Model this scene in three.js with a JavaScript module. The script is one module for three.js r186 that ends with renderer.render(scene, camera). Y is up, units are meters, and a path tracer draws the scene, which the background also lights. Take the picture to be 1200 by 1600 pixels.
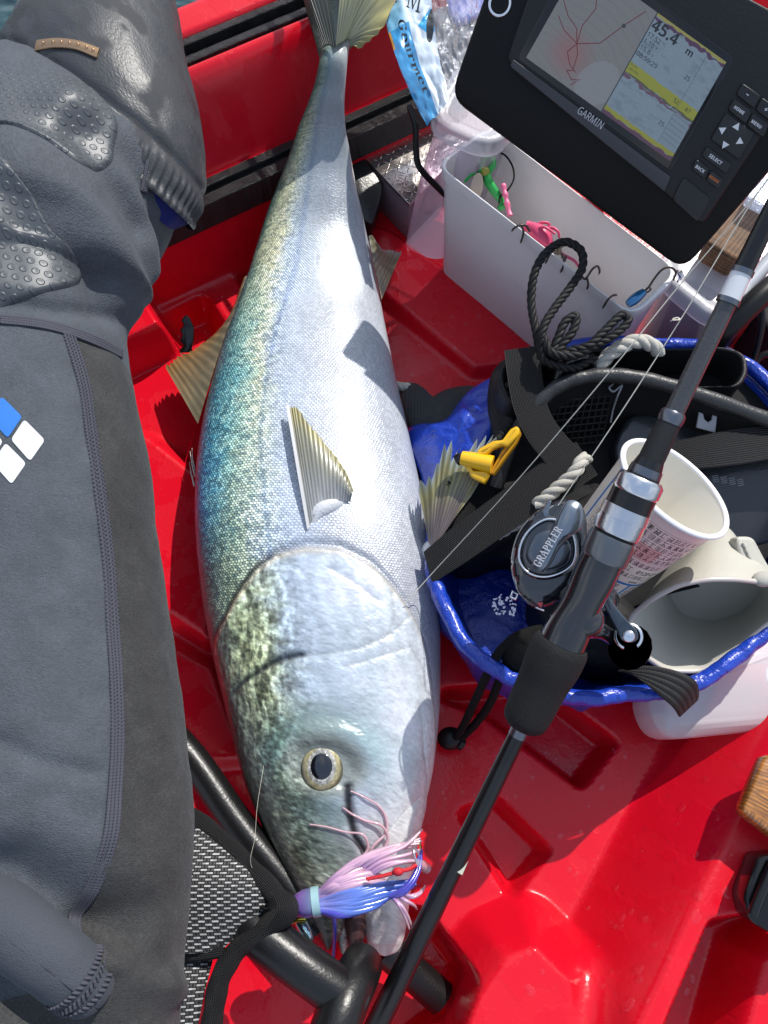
import * as THREE from 'three';
import { mergeGeometries, mergeVertices, toCreasedNormals } from 'three/addons/utils/BufferGeometryUtils.js';
import { RoundedBoxGeometry } from 'three/addons/geometries/RoundedBoxGeometry.js';

// ---------------------------------------------------------------- camera, sky, sun, exposure
const V = (x, y, z) => new THREE.Vector3(x, y, z);
const scene = new THREE.Scene();
const CAM_H = 0.82, PITCH = THREE.MathUtils.degToRad(68), FOV = 64;
const camera = new THREE.PerspectiveCamera(FOV, 0.75, 0.02, 3000);
camera.position.set(0, CAM_H, 0);
camera.lookAt(0, CAM_H - Math.sin(PITCH), -Math.cos(PITCH));
camera.updateMatrixWorld();
const renderer = new THREE.WebGLRenderer({ antialias: true });
renderer.setSize(768, 1024);
renderer.toneMapping = THREE.LinearToneMapping;
renderer.toneMappingExposure = 1.0;
renderer.shadowMap.enabled = true;
renderer.shadowMap.type = THREE.PCFSoftShadowMap;
const SUN = V(0.40, 0.76, -0.60).normalize();
const sun = new THREE.DirectionalLight(new THREE.Color(1.0, 0.955, 0.89), 5.0);
sun.position.copy(SUN).multiplyScalar(6);
sun.castShadow = true; sun.shadow.mapSize.set(2048, 2048);
Object.assign(sun.shadow.camera, { left: -1.5, right: 1.5, top: 1.5, bottom: -1.5, near: 1, far: 12 });
scene.add(sun);

// ---------------------------------------------------------------- random numbers and noise
let seed = 20417;
const rnd = () => { seed = (seed + 0x6D2B79F5) | 0; let t = Math.imul(seed ^ (seed >>> 15), 1 | seed); t = (t + Math.imul(t ^ (t >>> 7), 61 | t)) ^ t; return ((t ^ (t >>> 14)) >>> 0) / 4294967296; };
const rr = (a, b) => a + (b - a) * rnd();
const clamp = (x, a = 0, b = 1) => x < a ? a : x > b ? b : x;
const mix = (a, b, t) => a + (b - a) * t;
const sst = (a, b, x) => { const t = clamp((x - a) / (b - a)); return t * t * (3 - 2 * t); };
const hash = (x, y) => { let h = Math.imul(x, 374761393) + Math.imul(y, 668265263) | 0; h = Math.imul(h ^ (h >>> 13), 1274126177); return ((h ^ (h >>> 16)) >>> 0) / 4294967296; };
function vn(x, y, p = 0) {                                   // value noise, period p
  let xi = Math.floor(x), yi = Math.floor(y); const fx = x - xi, fy = y - yi;
  const w = (k) => p ? ((k % p) + p) % p : k;
  const u = fx * fx * (3 - 2 * fx), v = fy * fy * (3 - 2 * fy);
  const a = hash(w(xi), w(yi)), b = hash(w(xi + 1), w(yi)), c = hash(w(xi), w(yi + 1)), d = hash(w(xi + 1), w(yi + 1));
  return mix(mix(a, b, u), mix(c, d, u), v);
}
const fbm = (x, y, o = 4, p = 0) => { let s = 0, a = 0.5, n = 0; for (let i = 0; i < o; i++) { s += a * vn(x + i * 17.3 * (p ? 0 : 1), y, p); n += a; a *= 0.5; x *= 2; y *= 2; p *= 2; } return s / n; };

// sky: hazy bright morning sky with soft clouds, brighter towards the sun
{
  const w = 512, h = 256, d = new Float32Array(w * h * 4);
  for (let j = 0; j < h; j++) for (let i = 0; i < w; i++) {
    const lat = (j + 0.5) / h * Math.PI - Math.PI / 2, lon = ((i + 0.5) / w - 0.5) * 2 * Math.PI;
    const y = Math.sin(lat), x = Math.cos(lat) * Math.cos(lon), z = Math.cos(lat) * Math.sin(lon);
    const e = clamp(y, 0, 1), mu = Math.max(0, x * SUN.x + y * SUN.y + z * SUN.z);
    let r = mix(0.88, 0.44, Math.pow(e, 0.5)), g = mix(0.93, 0.60, Math.pow(e, 0.5)), b = mix(1.0, 0.90, Math.pow(e, 0.6));
    const k = 1 / (0.25 + e), cl = sst(0.47, 0.72, fbm(x * k * 2.1 + 5, z * k * 2.1 + 9, 5)) * 0.8 * sst(0.02, 0.2, e);
    r = mix(r, 1.25, cl); g = mix(g, 1.27, cl); b = mix(b, 1.32, cl);
    const s = 0.35 * Math.pow(mu, 6) + 1.2 * Math.pow(mu, 60);
    r += s; g += s * 0.96; b += s * 0.88;
    if (y < 0) { r = 0.16; g = 0.22; b = 0.25; }
    d.set([r * 0.90, g * 0.90, b * 0.90, 1], (j * w + i) * 4);
  }
  const sky = new THREE.DataTexture(d, w, h, THREE.RGBAFormat, THREE.FloatType);
  sky.mapping = THREE.EquirectangularReflectionMapping; sky.magFilter = THREE.LinearFilter; sky.minFilter = THREE.LinearFilter; sky.wrapS = THREE.RepeatWrapping; sky.needsUpdate = true;
  scene.background = sky; scene.environment = sky;
}

// ---------------------------------------------------------------- placing: sight lines of the photograph cut with planes of the place
const FW = V(0, -Math.sin(PITCH), -Math.cos(PITCH)), RT = V(1, 0, 0), UP = RT.clone().cross(FW), TAN = Math.tan(THREE.MathUtils.degToRad(FOV / 2));
const ray = (px, py) => FW.clone().addScaledVector(RT, (px - 600) / 800 * TAN).addScaledVector(UP, (800 - py) / 800 * TAN);
const P = (px, py, h) => { const d = ray(px, py); return V(0, CAM_H, 0).addScaledVector(d, (h - CAM_H) / d.y); };
const depthOf = (p) => p.clone().sub(camera.position).dot(FW);
const mpp = (p) => depthOf(p) * TAN / 800;                 // metres covered by one photograph pixel at p
class Frame {                                              // a plane of the place with its own axes
  constructor(o, ax, ay) { this.o = o.clone(); this.ax = ax.clone().normalize(); this.az = this.ax.clone().cross(ay).normalize(); this.ay = this.az.clone().cross(this.ax); this.m = new THREE.Matrix4().makeBasis(this.ax, this.ay, this.az).setPosition(this.o); }
  at(px, py, k = 0) { const d = ray(px, py), o = this.o.clone().addScaledVector(this.az, k), t = o.sub(camera.position).dot(this.az) / d.dot(this.az), p = camera.position.clone().addScaledVector(d, t).sub(this.o); return new THREE.Vector2(p.dot(this.ax), p.dot(this.ay)); }
  world(x, y, z = 0) { return this.o.clone().addScaledVector(this.ax, x).addScaledVector(this.ay, y).addScaledVector(this.az, z); }
  pts(list, k = 0) { return list.map(([x, y]) => this.at(x, y, k)); }
}
const facing = (px, py, h, rx, ry, tilt = null) => {       // a plane through a point, turned towards the viewer, x axis along (rx, ry) of the picture
  const o = P(px, py, h), n = tilt ? tilt.clone().normalize() : camera.position.clone().sub(o).normalize();
  const ax = RT.clone().multiplyScalar(rx).addScaledVector(UP, -ry); ax.addScaledVector(n, -ax.dot(n)).normalize();
  return new Frame(o, ax, n.clone().cross(ax));
};

// ---------------------------------------------------------------- naming
const used = {};
const numbered = (n) => { used[n] = (used[n] ?? -1) + 1; return used[n] ? n + '_' + String(used[n]).padStart(3, '0') : n; };
function thing(name, label, category, base, group) {
  const o = new THREE.Group(); o.name = numbered(name); o.position.copy(base ?? V(0, 0, 0)); scene.add(o); o.updateMatrixWorld(true);
  o.userData = { label, category }; if (group) o.userData.group = group; return o;
}
function part(name, geo, mat, parent, label) {             // geometry given in world space, kept in the parent's own space
  parent.updateWorldMatrix(true, false);
  geo.applyMatrix4(parent.matrixWorld.clone().invert());
  const m = new THREE.Mesh(geo, mat); m.name = name; m.castShadow = m.receiveShadow = true; parent.add(m); if (label) m.userData.label = label;
  m.updateMatrixWorld(true); return m;
}
function single(name, label, category, geo, mat, group) {
  geo.computeBoundingBox(); const c = geo.boundingBox.getCenter(V(0, 0, 0)); c.y = geo.boundingBox.min.y;
  geo.translate(-c.x, -c.y, -c.z);
  const m = new THREE.Mesh(geo, mat); m.name = numbered(name); m.position.copy(c); m.castShadow = m.receiveShadow = true; m.userData = { label, category }; if (group) m.userData.group = group;
  scene.add(m); m.updateMatrixWorld(true); return m;
}
const caster = new THREE.Raycaster();
function hit(mesh, px, py) {                               // where a sight line meets a finished surface
  caster.set(camera.position, ray(px, py).normalize());
  const h = caster.intersectObject(mesh, false)[0];
  if (!h) return null;
  const n = h.face.normal.clone().transformDirection(mesh.matrixWorld); if (n.dot(caster.ray.direction) > 0) n.negate();
  return { p: h.point, n, uv: h.uv };
}

// ---------------------------------------------------------------- shapes
function grid(nu, nv, f, uvf, closeU = false) {            // f(i/nu, j/nv) -> Vector3
  const pos = [], uv = [], idx = [];
  for (let j = 0; j <= nv; j++) for (let i = 0; i <= nu; i++) {
    const p = f(i / nu, j / nv); pos.push(p.x, p.y, p.z); const q = uvf ? uvf(i / nu, j / nv, p) : [i / nu, j / nv]; uv.push(q[0], q[1]);
  }
  for (let j = 0; j < nv; j++) for (let i = 0; i < nu; i++) { const a = j * (nu + 1) + i, b = a + 1, c = a + nu + 1, d = c + 1; idx.push(a, b, d, a, d, c); }
  const g = new THREE.BufferGeometry();
  g.setAttribute('position', new THREE.Float32BufferAttribute(pos, 3)); g.setAttribute('uv', new THREE.Float32BufferAttribute(uv, 2)); g.setIndex(idx); g.computeVertexNormals();
  if (closeU) { const n = g.attributes.normal; for (let j = 0; j <= nv; j++) { const a = j * (nu + 1), b = a + nu, s = V(n.getX(a) + n.getX(b), n.getY(a) + n.getY(b), n.getZ(a) + n.getZ(b)).normalize(); n.setXYZ(a, s.x, s.y, s.z); n.setXYZ(b, s.x, s.y, s.z); } }
  return g;
}
function pchip(rows, t) {                                  // monotone interpolation of table rows [t, ...values]
  const n = rows.length; let k = 0; while (k < n - 2 && t > rows[k + 1][0]) k++;
  const x0 = rows[k][0], x1 = rows[k + 1][0], h = x1 - x0, s = clamp((t - x0) / h), out = [];
  for (let c = 1; c < rows[0].length; c++) {
    const d = (i) => (rows[i + 1][c] - rows[i][c]) / (rows[i + 1][0] - rows[i][0]);
    const m = (i) => { if (i <= 0) return d(0); if (i >= n - 1) return d(n - 2); const a = d(i - 1), b = d(i); return a * b <= 0 ? 0 : 2 * a * b / (a + b); };
    const m0 = m(k) * h, m1 = m(k + 1) * h, s2 = s * s, s3 = s2 * s;
    out.push((2 * s3 - 3 * s2 + 1) * rows[k][c] + (s3 - 2 * s2 + s) * m0 + (-2 * s3 + 3 * s2) * rows[k + 1][c] + (s3 - s2) * m1);
  }
  return out;
}
const smooth = (pts, n, closed = false) => { const c = new THREE.CatmullRomCurve3(pts, closed, 'centripetal'), o = []; for (let i = 0; i < (closed ? n : n + 1); i++) o.push(c.getPoint(i / n)); return o; };
const path = (list, h, n = 40, closed = false) => smooth(list.map((q) => P(q[0], q[1], q[2] ?? h)), n, closed);
function frames(pts, closed = false) {
  const n = pts.length, T = pts.map((p, i) => pts[closed ? (i + 1) % n : Math.min(i + 1, n - 1)].clone().sub(pts[closed ? (i - 1 + n) % n : Math.max(i - 1, 0)]).normalize());
  let N = Math.abs(T[0].y) < 0.9 ? V(0, 1, 0) : V(1, 0, 0); const out = [];
  for (let i = 0; i < n; i++) { N = N.clone().addScaledVector(T[i], -N.dot(T[i])).normalize(); out.push([T[i], N, T[i].clone().cross(N)]); }
  return out;
}
function tube(pts, rad, ns = 12, o = {}) {                 // rad number or f(t, angle); flat ends are closed
  const n = pts.length, F = frames(pts, o.closed), R = typeof rad === 'function' ? rad : () => rad;
  let len = 0; const L = pts.map((p, i) => { if (i) len += p.distanceTo(pts[i - 1]); return len; });
  const m = o.closed ? n : n - 1;
  const g = grid(ns, m, (u, v) => { const i = Math.round(v * m) % n, a = -u * 2 * Math.PI, r = R(i / (n - 1), a); return pts[i].clone().addScaledVector(F[i][1], Math.cos(a) * r).addScaledVector(F[i][2], Math.sin(a) * r * (o.flat ?? 1)); },
    (u, v) => { const i = Math.min(Math.round(v * m), n - 1); return [u * 2 * Math.PI * R(i / (n - 1), 0), L[i]]; }, true);
  if (o.closed) return g;
  const cap = (i, flip) => { const a = []; for (let k = 0; k < ns; k++) { const an = -k / ns * 2 * Math.PI, r = R(i / (n - 1), an); a.push(pts[i].clone().addScaledVector(F[i][1], Math.cos(an) * r).addScaledVector(F[i][2], Math.sin(an) * r * (o.flat ?? 1))); } return fan(a, flip); };
  return mergeGeometries([g, cap(0, false), cap(n - 1, true)]);
}
function fan(a, flip) {
  const c = a.reduce((s, p) => s.add(p), V(0, 0, 0)).divideScalar(a.length), pos = [], uv = [], idx = [];
  [c, ...a].forEach((p) => { pos.push(p.x, p.y, p.z); uv.push(p.x, p.z); });
  for (let k = 0; k < a.length; k++) { const i = k + 1, j = (k + 1) % a.length + 1; flip ? idx.push(0, j, i) : idx.push(0, i, j); }
  const g = new THREE.BufferGeometry(); g.setAttribute('position', new THREE.Float32BufferAttribute(pos, 3)); g.setAttribute('uv', new THREE.Float32BufferAttribute(uv, 2)); g.setIndex(idx); g.computeVertexNormals(); return g;
}
function rope(pts, r, pitch, strands = 3, closed = false) {
  const F = frames(pts, closed); let len = 0; const L = pts.map((p, i) => { if (i) len += p.distanceTo(pts[i - 1]); return len; });
  const gs = []; for (let s = 0; s < strands; s++) gs.push(tube(pts.map((p, i) => { const a = L[i] / pitch * 2 * Math.PI + s / strands * 2 * Math.PI; return p.clone().addScaledVector(F[i][1], Math.cos(a) * r * 0.48).addScaledVector(F[i][2], Math.sin(a) * r * 0.48); }), r * 0.56, 8));
  return mergeGeometries(gs);
}
function strap(A, B, th = 0.0016) {                        // webbing between two edge lines
  const n = A.length - 1, N = A.map((a, i) => { const t = A[Math.min(i + 1, n)].clone().sub(A[Math.max(i - 1, 0)]), w = B[i].clone().sub(a), q = t.cross(w).normalize(); return q.y < 0 ? q.negate() : q; });
  let len = 0; const L = A.map((p, i) => { if (i) len += p.distanceTo(A[i - 1]); return len; }), W = A[0].distanceTo(B[0]);
  const ring = [[0, 0], [0.03, 1], [0.5, 1.05], [0.97, 1], [1, 0], [0.97, -1], [0.5, -1.05], [0.03, -1], [0, 0]];
  return grid(8, n, (u, v) => { const i = Math.round(v * n), q = ring[Math.round(u * 8)]; return A[i].clone().lerp(B[i], q[0]).addScaledVector(N[i], q[1] * th / 2); }, (u, v) => [ring[Math.round(u * 8)][0] * W, L[Math.round(v * n)]]);
}
const strapPx = (a, b, n = 30, th) => strap(smooth(a.map((q) => P(...q)), n), smooth(b.map((q) => P(...q)), n), th);
function slab(pts, frame, z0, depth, bevel = 0.001, holes = [], seg = 3) {   // outline in a frame, thickness along its normal
  const s = new THREE.Shape(pts); holes.forEach((h) => s.holes.push(new THREE.Path(h)));
  const g = new THREE.ExtrudeGeometry(s, { depth: Math.max(depth - 2 * bevel, 1e-5), bevelEnabled: bevel > 0, bevelThickness: bevel, bevelSize: bevel, bevelOffset: -bevel, bevelSegments: seg, curveSegments: 8 });
  g.translate(0, 0, z0 + bevel); return mergeVerticesKeep(g).applyMatrix4(frame.m);
}
const mergeVerticesKeep = (g) => toCreasedNormals(g, 0.62);
const roundPts = (pts, n = 6) => { const c = new THREE.CatmullRomCurve3(pts.map((p) => V(p.x, p.y, 0)), true, 'centripetal'); return c.getPoints(pts.length * n).slice(0, -1).map((p) => new THREE.Vector2(p.x, p.y)); };
function roundPoly(pts, r, n = 5) {                        // polygon with its corners rounded
  const out = [], m = pts.length;
  for (let i = 0; i < m; i++) { const p = pts[i], a = pts[(i + m - 1) % m].clone().sub(p), b = pts[(i + 1) % m].clone().sub(p), k = Math.min(r, a.length() * 0.45, b.length() * 0.45), A = p.clone().addScaledVector(a.normalize(), k), B = p.clone().addScaledVector(b.normalize(), k);
    for (let j = 0; j <= n; j++) { const t = j / n; out.push(new THREE.Vector2().addScaledVector(A, (1 - t) * (1 - t)).addScaledVector(p, 2 * t * (1 - t)).addScaledVector(B, t * t)); } }
  return out;
}
const lathe = (prof, o, axis, n = 40) => { const g = new THREE.LatheGeometry(prof.map((q) => new THREE.Vector2(q[0], q[1])), n); g.applyQuaternion(new THREE.Quaternion().setFromUnitVectors(V(0, 1, 0), axis.clone().normalize())); return g.translate(o.x, o.y, o.z); };
const ball = (p, r, sx = 1, sy = 1, sz = 1) => new THREE.SphereGeometry(r, 16, 12).scale(sx, sy, sz).translate(p.x, p.y, p.z);
const bare = (g) => { const q = g.index ? g.toNonIndexed() : g; for (const k of Object.keys(q.attributes)) if (!['position', 'normal', 'uv'].includes(k)) q.deleteAttribute(k); return q; };
const join = (...gs) => mergeGeometries(gs.flat().map(bare));

// ---------------------------------------------------------------- materials
const C = (r, g, b) => new THREE.Color().setRGB(r, g, b);
const S = (hex) => new THREE.Color(hex);
const std = (color, roughness, metalness = 0, o = {}) => new THREE.MeshStandardMaterial({ color, roughness, metalness, side: THREE.DoubleSide, ...o });
const phy = (color, roughness, o = {}) => new THREE.MeshPhysicalMaterial({ color, roughness, side: THREE.DoubleSide, ...o });
function tex(w, h, f, srgb = false, rep = null) {           // f(x, y) -> [r, g, b] or grey, 0..1
  const d = new Uint8Array(w * h * 4);
  for (let j = 0; j < h; j++) for (let i = 0; i < w; i++) { const c = f(i, j), o = (j * w + i) * 4; if (typeof c === 'number') d[o] = d[o + 1] = d[o + 2] = clamp(c) * 255; else { d[o] = clamp(c[0]) * 255; d[o + 1] = clamp(c[1]) * 255; d[o + 2] = clamp(c[2]) * 255; } d[o + 3] = 255; }
  const t = new THREE.DataTexture(d, w, h); t.magFilter = THREE.LinearFilter; t.minFilter = THREE.LinearMipmapLinearFilter; t.generateMipmaps = true; if (srgb) t.colorSpace = THREE.SRGBColorSpace;
  t.wrapS = t.wrapT = rep ? THREE.RepeatWrapping : THREE.ClampToEdgeWrapping; if (rep) t.repeat.set(1 / rep[0], 1 / rep[1]); t.needsUpdate = true; return t;
}
function paint(w, h, f) { const c = document.createElement('canvas'); c.width = w; c.height = h; const x = c.getContext('2d'); f(x, w, h); const t = new THREE.CanvasTexture(c); t.colorSpace = THREE.SRGBColorSpace; return t; }
const peel = tex(256, 256, (x, y) => 0.6 * fbm(x / 8, y / 8, 3, 32) + 0.4 * fbm(x / 64, y / 64, 2, 4), false, [0.05, 0.05]);
const weave = tex(64, 64, (x, y) => { const a = Math.abs(Math.sin(x / 64 * Math.PI * 8)), b = Math.abs(Math.sin((y / 64 * 8 + (Math.floor(x / 8) % 2) * 0.5) * Math.PI)); return 0.25 + 0.75 * a * (0.4 + 0.6 * b); }, false, [0.012, 0.012]);
const cloth = tex(256, 256, (x, y) => 0.5 * hash(x, y) + 0.3 * vn(x / 2, y / 2, 128) + 0.2 * fbm(x / 16, y / 16, 3, 16), false, [0.05, 0.05]);
const smudge = tex(256, 256, (x, y) => { const q = mix(0.5, 0.95, sst(0.35, 0.65, fbm(x / 32, y / 32, 5, 8))); return [q, q, q]; }, false, [0.14, 0.14]);
const M = {
  black: phy(C(0.006, 0.006, 0.0065), 0.4, { specularIntensity: 0.6 }), blackMatt: phy(C(0.008, 0.008, 0.0085), 0.75, { specularIntensity: 0.5 }), blackGloss: phy(C(0.005, 0.005, 0.0055), 0.18, { specularIntensity: 0.9 }),
  rubber: phy(C(0.014, 0.0145, 0.0155), 0.6, { specularIntensity: 0.6, bumpMap: cloth, bumpScale: 0.0003 }),
  web: phy(C(0.008, 0.008, 0.009), 0.6, { specularIntensity: 0.7, bumpMap: weave, bumpScale: 0.0012 }),
  steel: std(C(0.72, 0.74, 0.77), 0.22, 1), darkSteel: std(C(0.16, 0.17, 0.19), 0.3, 1),
  white: std(C(0.74, 0.74, 0.76), 0.4), water: phy(C(1, 1, 1), 0.02, { transmission: 1, ior: 1.4 }),
};
// ================================================================ SETTING: sea
{
  const bump = tex(512, 512, (x, y) => 0.6 * fbm(x / 64, y / 40, 4, 8) + 0.4 * fbm(x / 20, y / 12, 3, 32), false, [1.6, 1.6]);
  const g = new THREE.PlaneGeometry(1600, 1600).rotateX(-Math.PI / 2); const uv = g.attributes.uv; for (let i = 0; i < uv.count; i++) uv.setXY(i, uv.getX(i) * 1600, uv.getY(i) * 1600);
  const sea = new THREE.Mesh(g, phy(C(0.035, 0.075, 0.085), 0.08, { bumpMap: bump, bumpScale: 0.05, ior: 1.33 })); sea.name = 'sea'; sea.position.y = -0.13; sea.userData = { kind: 'structure', label: 'rippled grey-green sea water beyond the red gunwale', category: 'sea' }; sea.receiveShadow = true; scene.add(sea);
}

// ================================================================ KAYAK: one moulded deck, built in its own axes (s along the side, t across, inwards)
const KA = THREE.MathUtils.degToRad(31.5), SA = V(Math.cos(KA), 0, -Math.sin(KA)), TA = V(Math.sin(KA), 0, Math.cos(KA));
const KW = (s, t, h) => V(0, h, 0).addScaledVector(SA, s).addScaledVector(TA, t);
const Kof = (p) => [p.x * SA.x + p.z * SA.z, p.x * TA.x + p.z * TA.z];
const kpoly = (list, h) => list.map(([x, y]) => Kof(P(x, y, h)));
const rect = (s0, s1, t0, t1) => [[s0, t0], [s1, t0], [s1, t1], [s0, t1]];
function polyDist(poly, x, y) {                            // signed distance, negative inside
  let d = 1e9, inside = false;
  for (let i = 0, j = poly.length - 1; i < poly.length; j = i++) {
    const [ax, ay] = poly[j], [bx, by] = poly[i], ex = bx - ax, ey = by - ay, k = clamp(((x - ax) * ex + (y - ay) * ey) / (ex * ex + ey * ey)), qx = x - ax - ex * k, qy = y - ay - ey * k;
    d = Math.min(d, qx * qx + qy * qy); if ((ay > y) !== (by > y) && x < ex * (y - ay) / ey + ax) inside = !inside;
  }
  return inside ? -Math.sqrt(d) : Math.sqrt(d);
}
const PROFILE = [[-1, -0.2], [-0.872, -0.2], [-0.862, 0.1], [-0.846, 0.192], [-0.832, 0.2], [-0.793, 0.2], [-0.789, 0.178], [-0.757, 0.178], [-0.753, 0.2], [-0.744, 0.2], [-0.735, 0.19], [-0.7, 0.1], [-0.667, 0.094], [-0.660, 0.05], [-0.652, 0.004], [-0.64, 0], [0.43, 0], [0.445, -0.2], [1, -0.2]];
const profTab = (() => { const N = 1500, a = new Float32Array(N), b = new Float32Array(N); for (let i = 0; i < N; i++) { const t = -1 + i * 0.001; let k = 0; while (k < PROFILE.length - 2 && t > PROFILE[k + 1][0]) k++; const [x0, y0] = PROFILE[k], [x1, y1] = PROFILE[k + 1]; a[i] = mix(y0, y1, clamp((t - x0) / (x1 - x0))); }
  for (let i = 0; i < N; i++) { let s = 0, w = 0; for (let k = -10; k <= 10; k++) { const g = Math.exp(-k * k / 18); s += g * a[clamp(i + k, 0, N - 1)]; w += g; } b[i] = s / w; } return b; })();
const prof = (t) => { const x = clamp((t + 1) * 1000, 0, 1498), i = Math.floor(x); return mix(profTab[i], profTab[i + 1], x - i); };
// moulded features: polygon, height, slope width outside the outline, crisp?
const FEAT = [
  { p: rect(-0.4, 0.067, -0.645, -0.588), h: 0.055, e: 0.012 },
  { p: rect(0.084, 0.128, -0.628, -0.572), h: -0.035, e: 0.013 },
  { p: rect(0.19, 0.27, -0.636, -0.6), h: -0.03, e: 0.012 },
  { p: kpoly([[100, 650], [228, 682], [305, 742], [345, 870], [322, 990], [268, 955], [100, 900]], 0.022), h: 0.022, e: 0.016 },
  { p: kpoly([[100, 1000], [262, 1010], [330, 1045], [380, 1180], [100, 1200]], 0.016), h: 0.016, e: 0.014 },
  { p: kpoly([[480, 330], [605, 360], [700, 425], [850, 560], [742, 572], [600, 455], [470, 400]], 0.014), h: 0.014, e: 0.012 },
  { p: kpoly([[700, 1085], [765, 1112], [905, 1218], [950, 1160], [840, 1075]], 0), h: -0.034, e: 0.009 },
  { p: kpoly([[730, 1275], [800, 1385], [845, 1328], [775, 1258]], 0), h: -0.03, e: 0.010 },
  { p: kpoly([[1168, 1255], [1100, 1385], [1000, 1600], [940, 1740], [1500, 1740], [1500, 1100], [1240, 1100]], 0.085), h: 0.085, e: 0.062, lin: 1 },
  { p: kpoly([[1128, 1462], [1185, 1452], [1260, 1430], [1300, 1760], [1010, 1760], [1070, 1600]], 0.085), h: 0.0, e: 0.014 },
  { p: kpoly([[1192, 1500], [1260, 1420], [1300, 1700], [1140, 1700]], 0.06), h: 0.06, e: 0.02 },
  { p: kpoly([[790, 1500], [835, 1480], [890, 1535], [905, 1760], [650, 1760], [715, 1610]], 0.055), h: 0.055, e: 0.04, lin: 1 },
  { p: kpoly([[560, 1440], [655, 1440], [715, 1520], [690, 1590], [600, 1660], [520, 1600]], 0), h: -0.06, e: 0.014 },
];
const deckH = (s, t) => { let h = prof(t); if (t > -0.66) for (const f of FEAT) { const d = polyDist(f.p, s, t); if (d < f.e) { const w = f.lin ? clamp(1 - d / f.e) : 1 - sst(-f.e * 0.15, f.e, d); h = mix(h, f.h, f.lin ? mix(w, w * w * (3 - 2 * w), 0.16) : w); } }
  const lim = Math.max(Math.abs(s - 0.27) - 0.84, 0); return lim > 0 ? mix(h, -0.2, sst(0, 0.05, lim)) : h; };
const red = C(0.56, 0.0010, 0.0085);
const wetRough = tex(512, 512, (x, y) => { const q = sst(0.44, 0.56, fbm(x / 32, y / 32, 5, 16)), r = 0.17 + 0.13 * q + 0.05 * hash(x, y); return [r, r, r]; }, false, [0.33, 0.33]);
const deckBump = tex(512, 512, (x, y) => 0.45 * fbm(x / 3, y / 3, 2, 171) + 0.25 * fbm(x / 16, y / 16, 3, 32) + 0.5 * sst(0.5, 0.56, fbm(x / 32, y / 32, 5, 16)), false, [0.33, 0.33]);
const scuff = (() => { const W = 1024, a = new Float32Array(W * W); let s = 77; const q = () => hash(s++, 991);
  for (let k = 0; k < 420; k++) { let x = q() * W, y = q() * W, d = q() * 6.28, n = 12 + q() * q() * 150, w = 0.10 + 0.4 * q() * q(); for (let i = 0; i < n; i++) { x += Math.cos(d); y += Math.sin(d); d += (q() - 0.5) * 0.05; const o = (((y | 0) % W + W) % W) * W + (((x | 0) % W + W) % W); a[o] = Math.min(1, a[o] + w * Math.sin(i / n * 3.14)); a[o + 1] = Math.min(1, (a[o + 1] ?? 0) + w * 0.5); } }
  return tex(W, W, (x, y) => { const v = a[y * W + x] * 0.16 + 0.10 * sst(0.58, 0.8, fbm(x / 48, y / 48, 5, 21)) + 0.03 * (hash(x, y) - 0.5); return [0.93 + v * 0.5, 0.86 + v, 0.86 + v]; }, false, [0.62, 0.62]); })();
const redMat = phy(C(0.62, 0.0048, 0.0175), 1, { map: scuff, roughnessMap: wetRough, bumpMap: deckBump, bumpScale: 0.00026, specularIntensity: 0.75 });
const kayak = thing('kayak', 'red moulded plastic kayak deck with black gear tracks, holding fish and tackle', 'kayak', V(0, 0, 0));
{
  const s0 = -0.62, s1 = 1.16, t0 = -0.88, t1 = 0.46, st = 0.0032, nu = Math.round((s1 - s0) / st), nv = Math.round((t1 - t0) / st);
  const g = grid(nu, nv, (u, v) => { const s = mix(s0, s1, u), t = mix(t0, t1, v); return KW(s, t, deckH(s, t)); }, (u, v) => [mix(s0, s1, u), mix(t0, t1, v)]);
  part('deck', g, redMat, kayak);
  // two-lipped gear track sunk in the gunwale
  const rail = (t, h, w, d, a, b) => { const n = 60, A = KW(a, t, h), B = KW(b, t, h), g = new RoundedBoxGeometry(A.distanceTo(B), d, w, 2, 0.0016); g.rotateY(KA); const c = A.add(B).multiplyScalar(0.5); return g.translate(c.x, c.y - d / 2, c.z); };
  const trackMat = phy(C(0.008, 0.008, 0.009), 0.24, { bumpMap: peel, bumpScale: 0.0006 });
  const tr = part('gear_track', join(rail(-0.7855, 0.199, 0.010, 0.024, -0.62, 1.16), rail(-0.7605, 0.199, 0.010, 0.024, -0.62, 1.16), rail(-0.773, 0.183, 0.016, 0.006, -0.62, 1.16)), trackMat, kayak, 'twin-lipped black gear track sunk into the red gunwale');
  const lr = part('gear_track', join(rail(-0.689, 0.108, 0.011, 0.018, -0.62, 1.16), rail(-0.667, 0.108, 0.014, 0.036, -0.62, 1.16), rail(-0.678, 0.1, 0.014, 0.006, -0.62, 1.16)), trackMat, kayak, 'black gear track along the foot of the red side wall');
  // strap loop with a saw edge standing in the moulded pocket
  const F = facing(300, 530, 0.0, 0.35, 1), o = F.pts([[290, 492], [297, 497], [303, 512], [303, 530], [300, 545], [302, 551], [282, 551], [281, 546], [287, 540], [281, 532], [285, 524], [281, 516], [287, 508], [283, 501]]);
  part('strap_loop', slab(o, F, 0, 0.006, 0.0012), M.blackGloss, kayak, 'saw-edged black strap loop in the moulded pocket');
}
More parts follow.
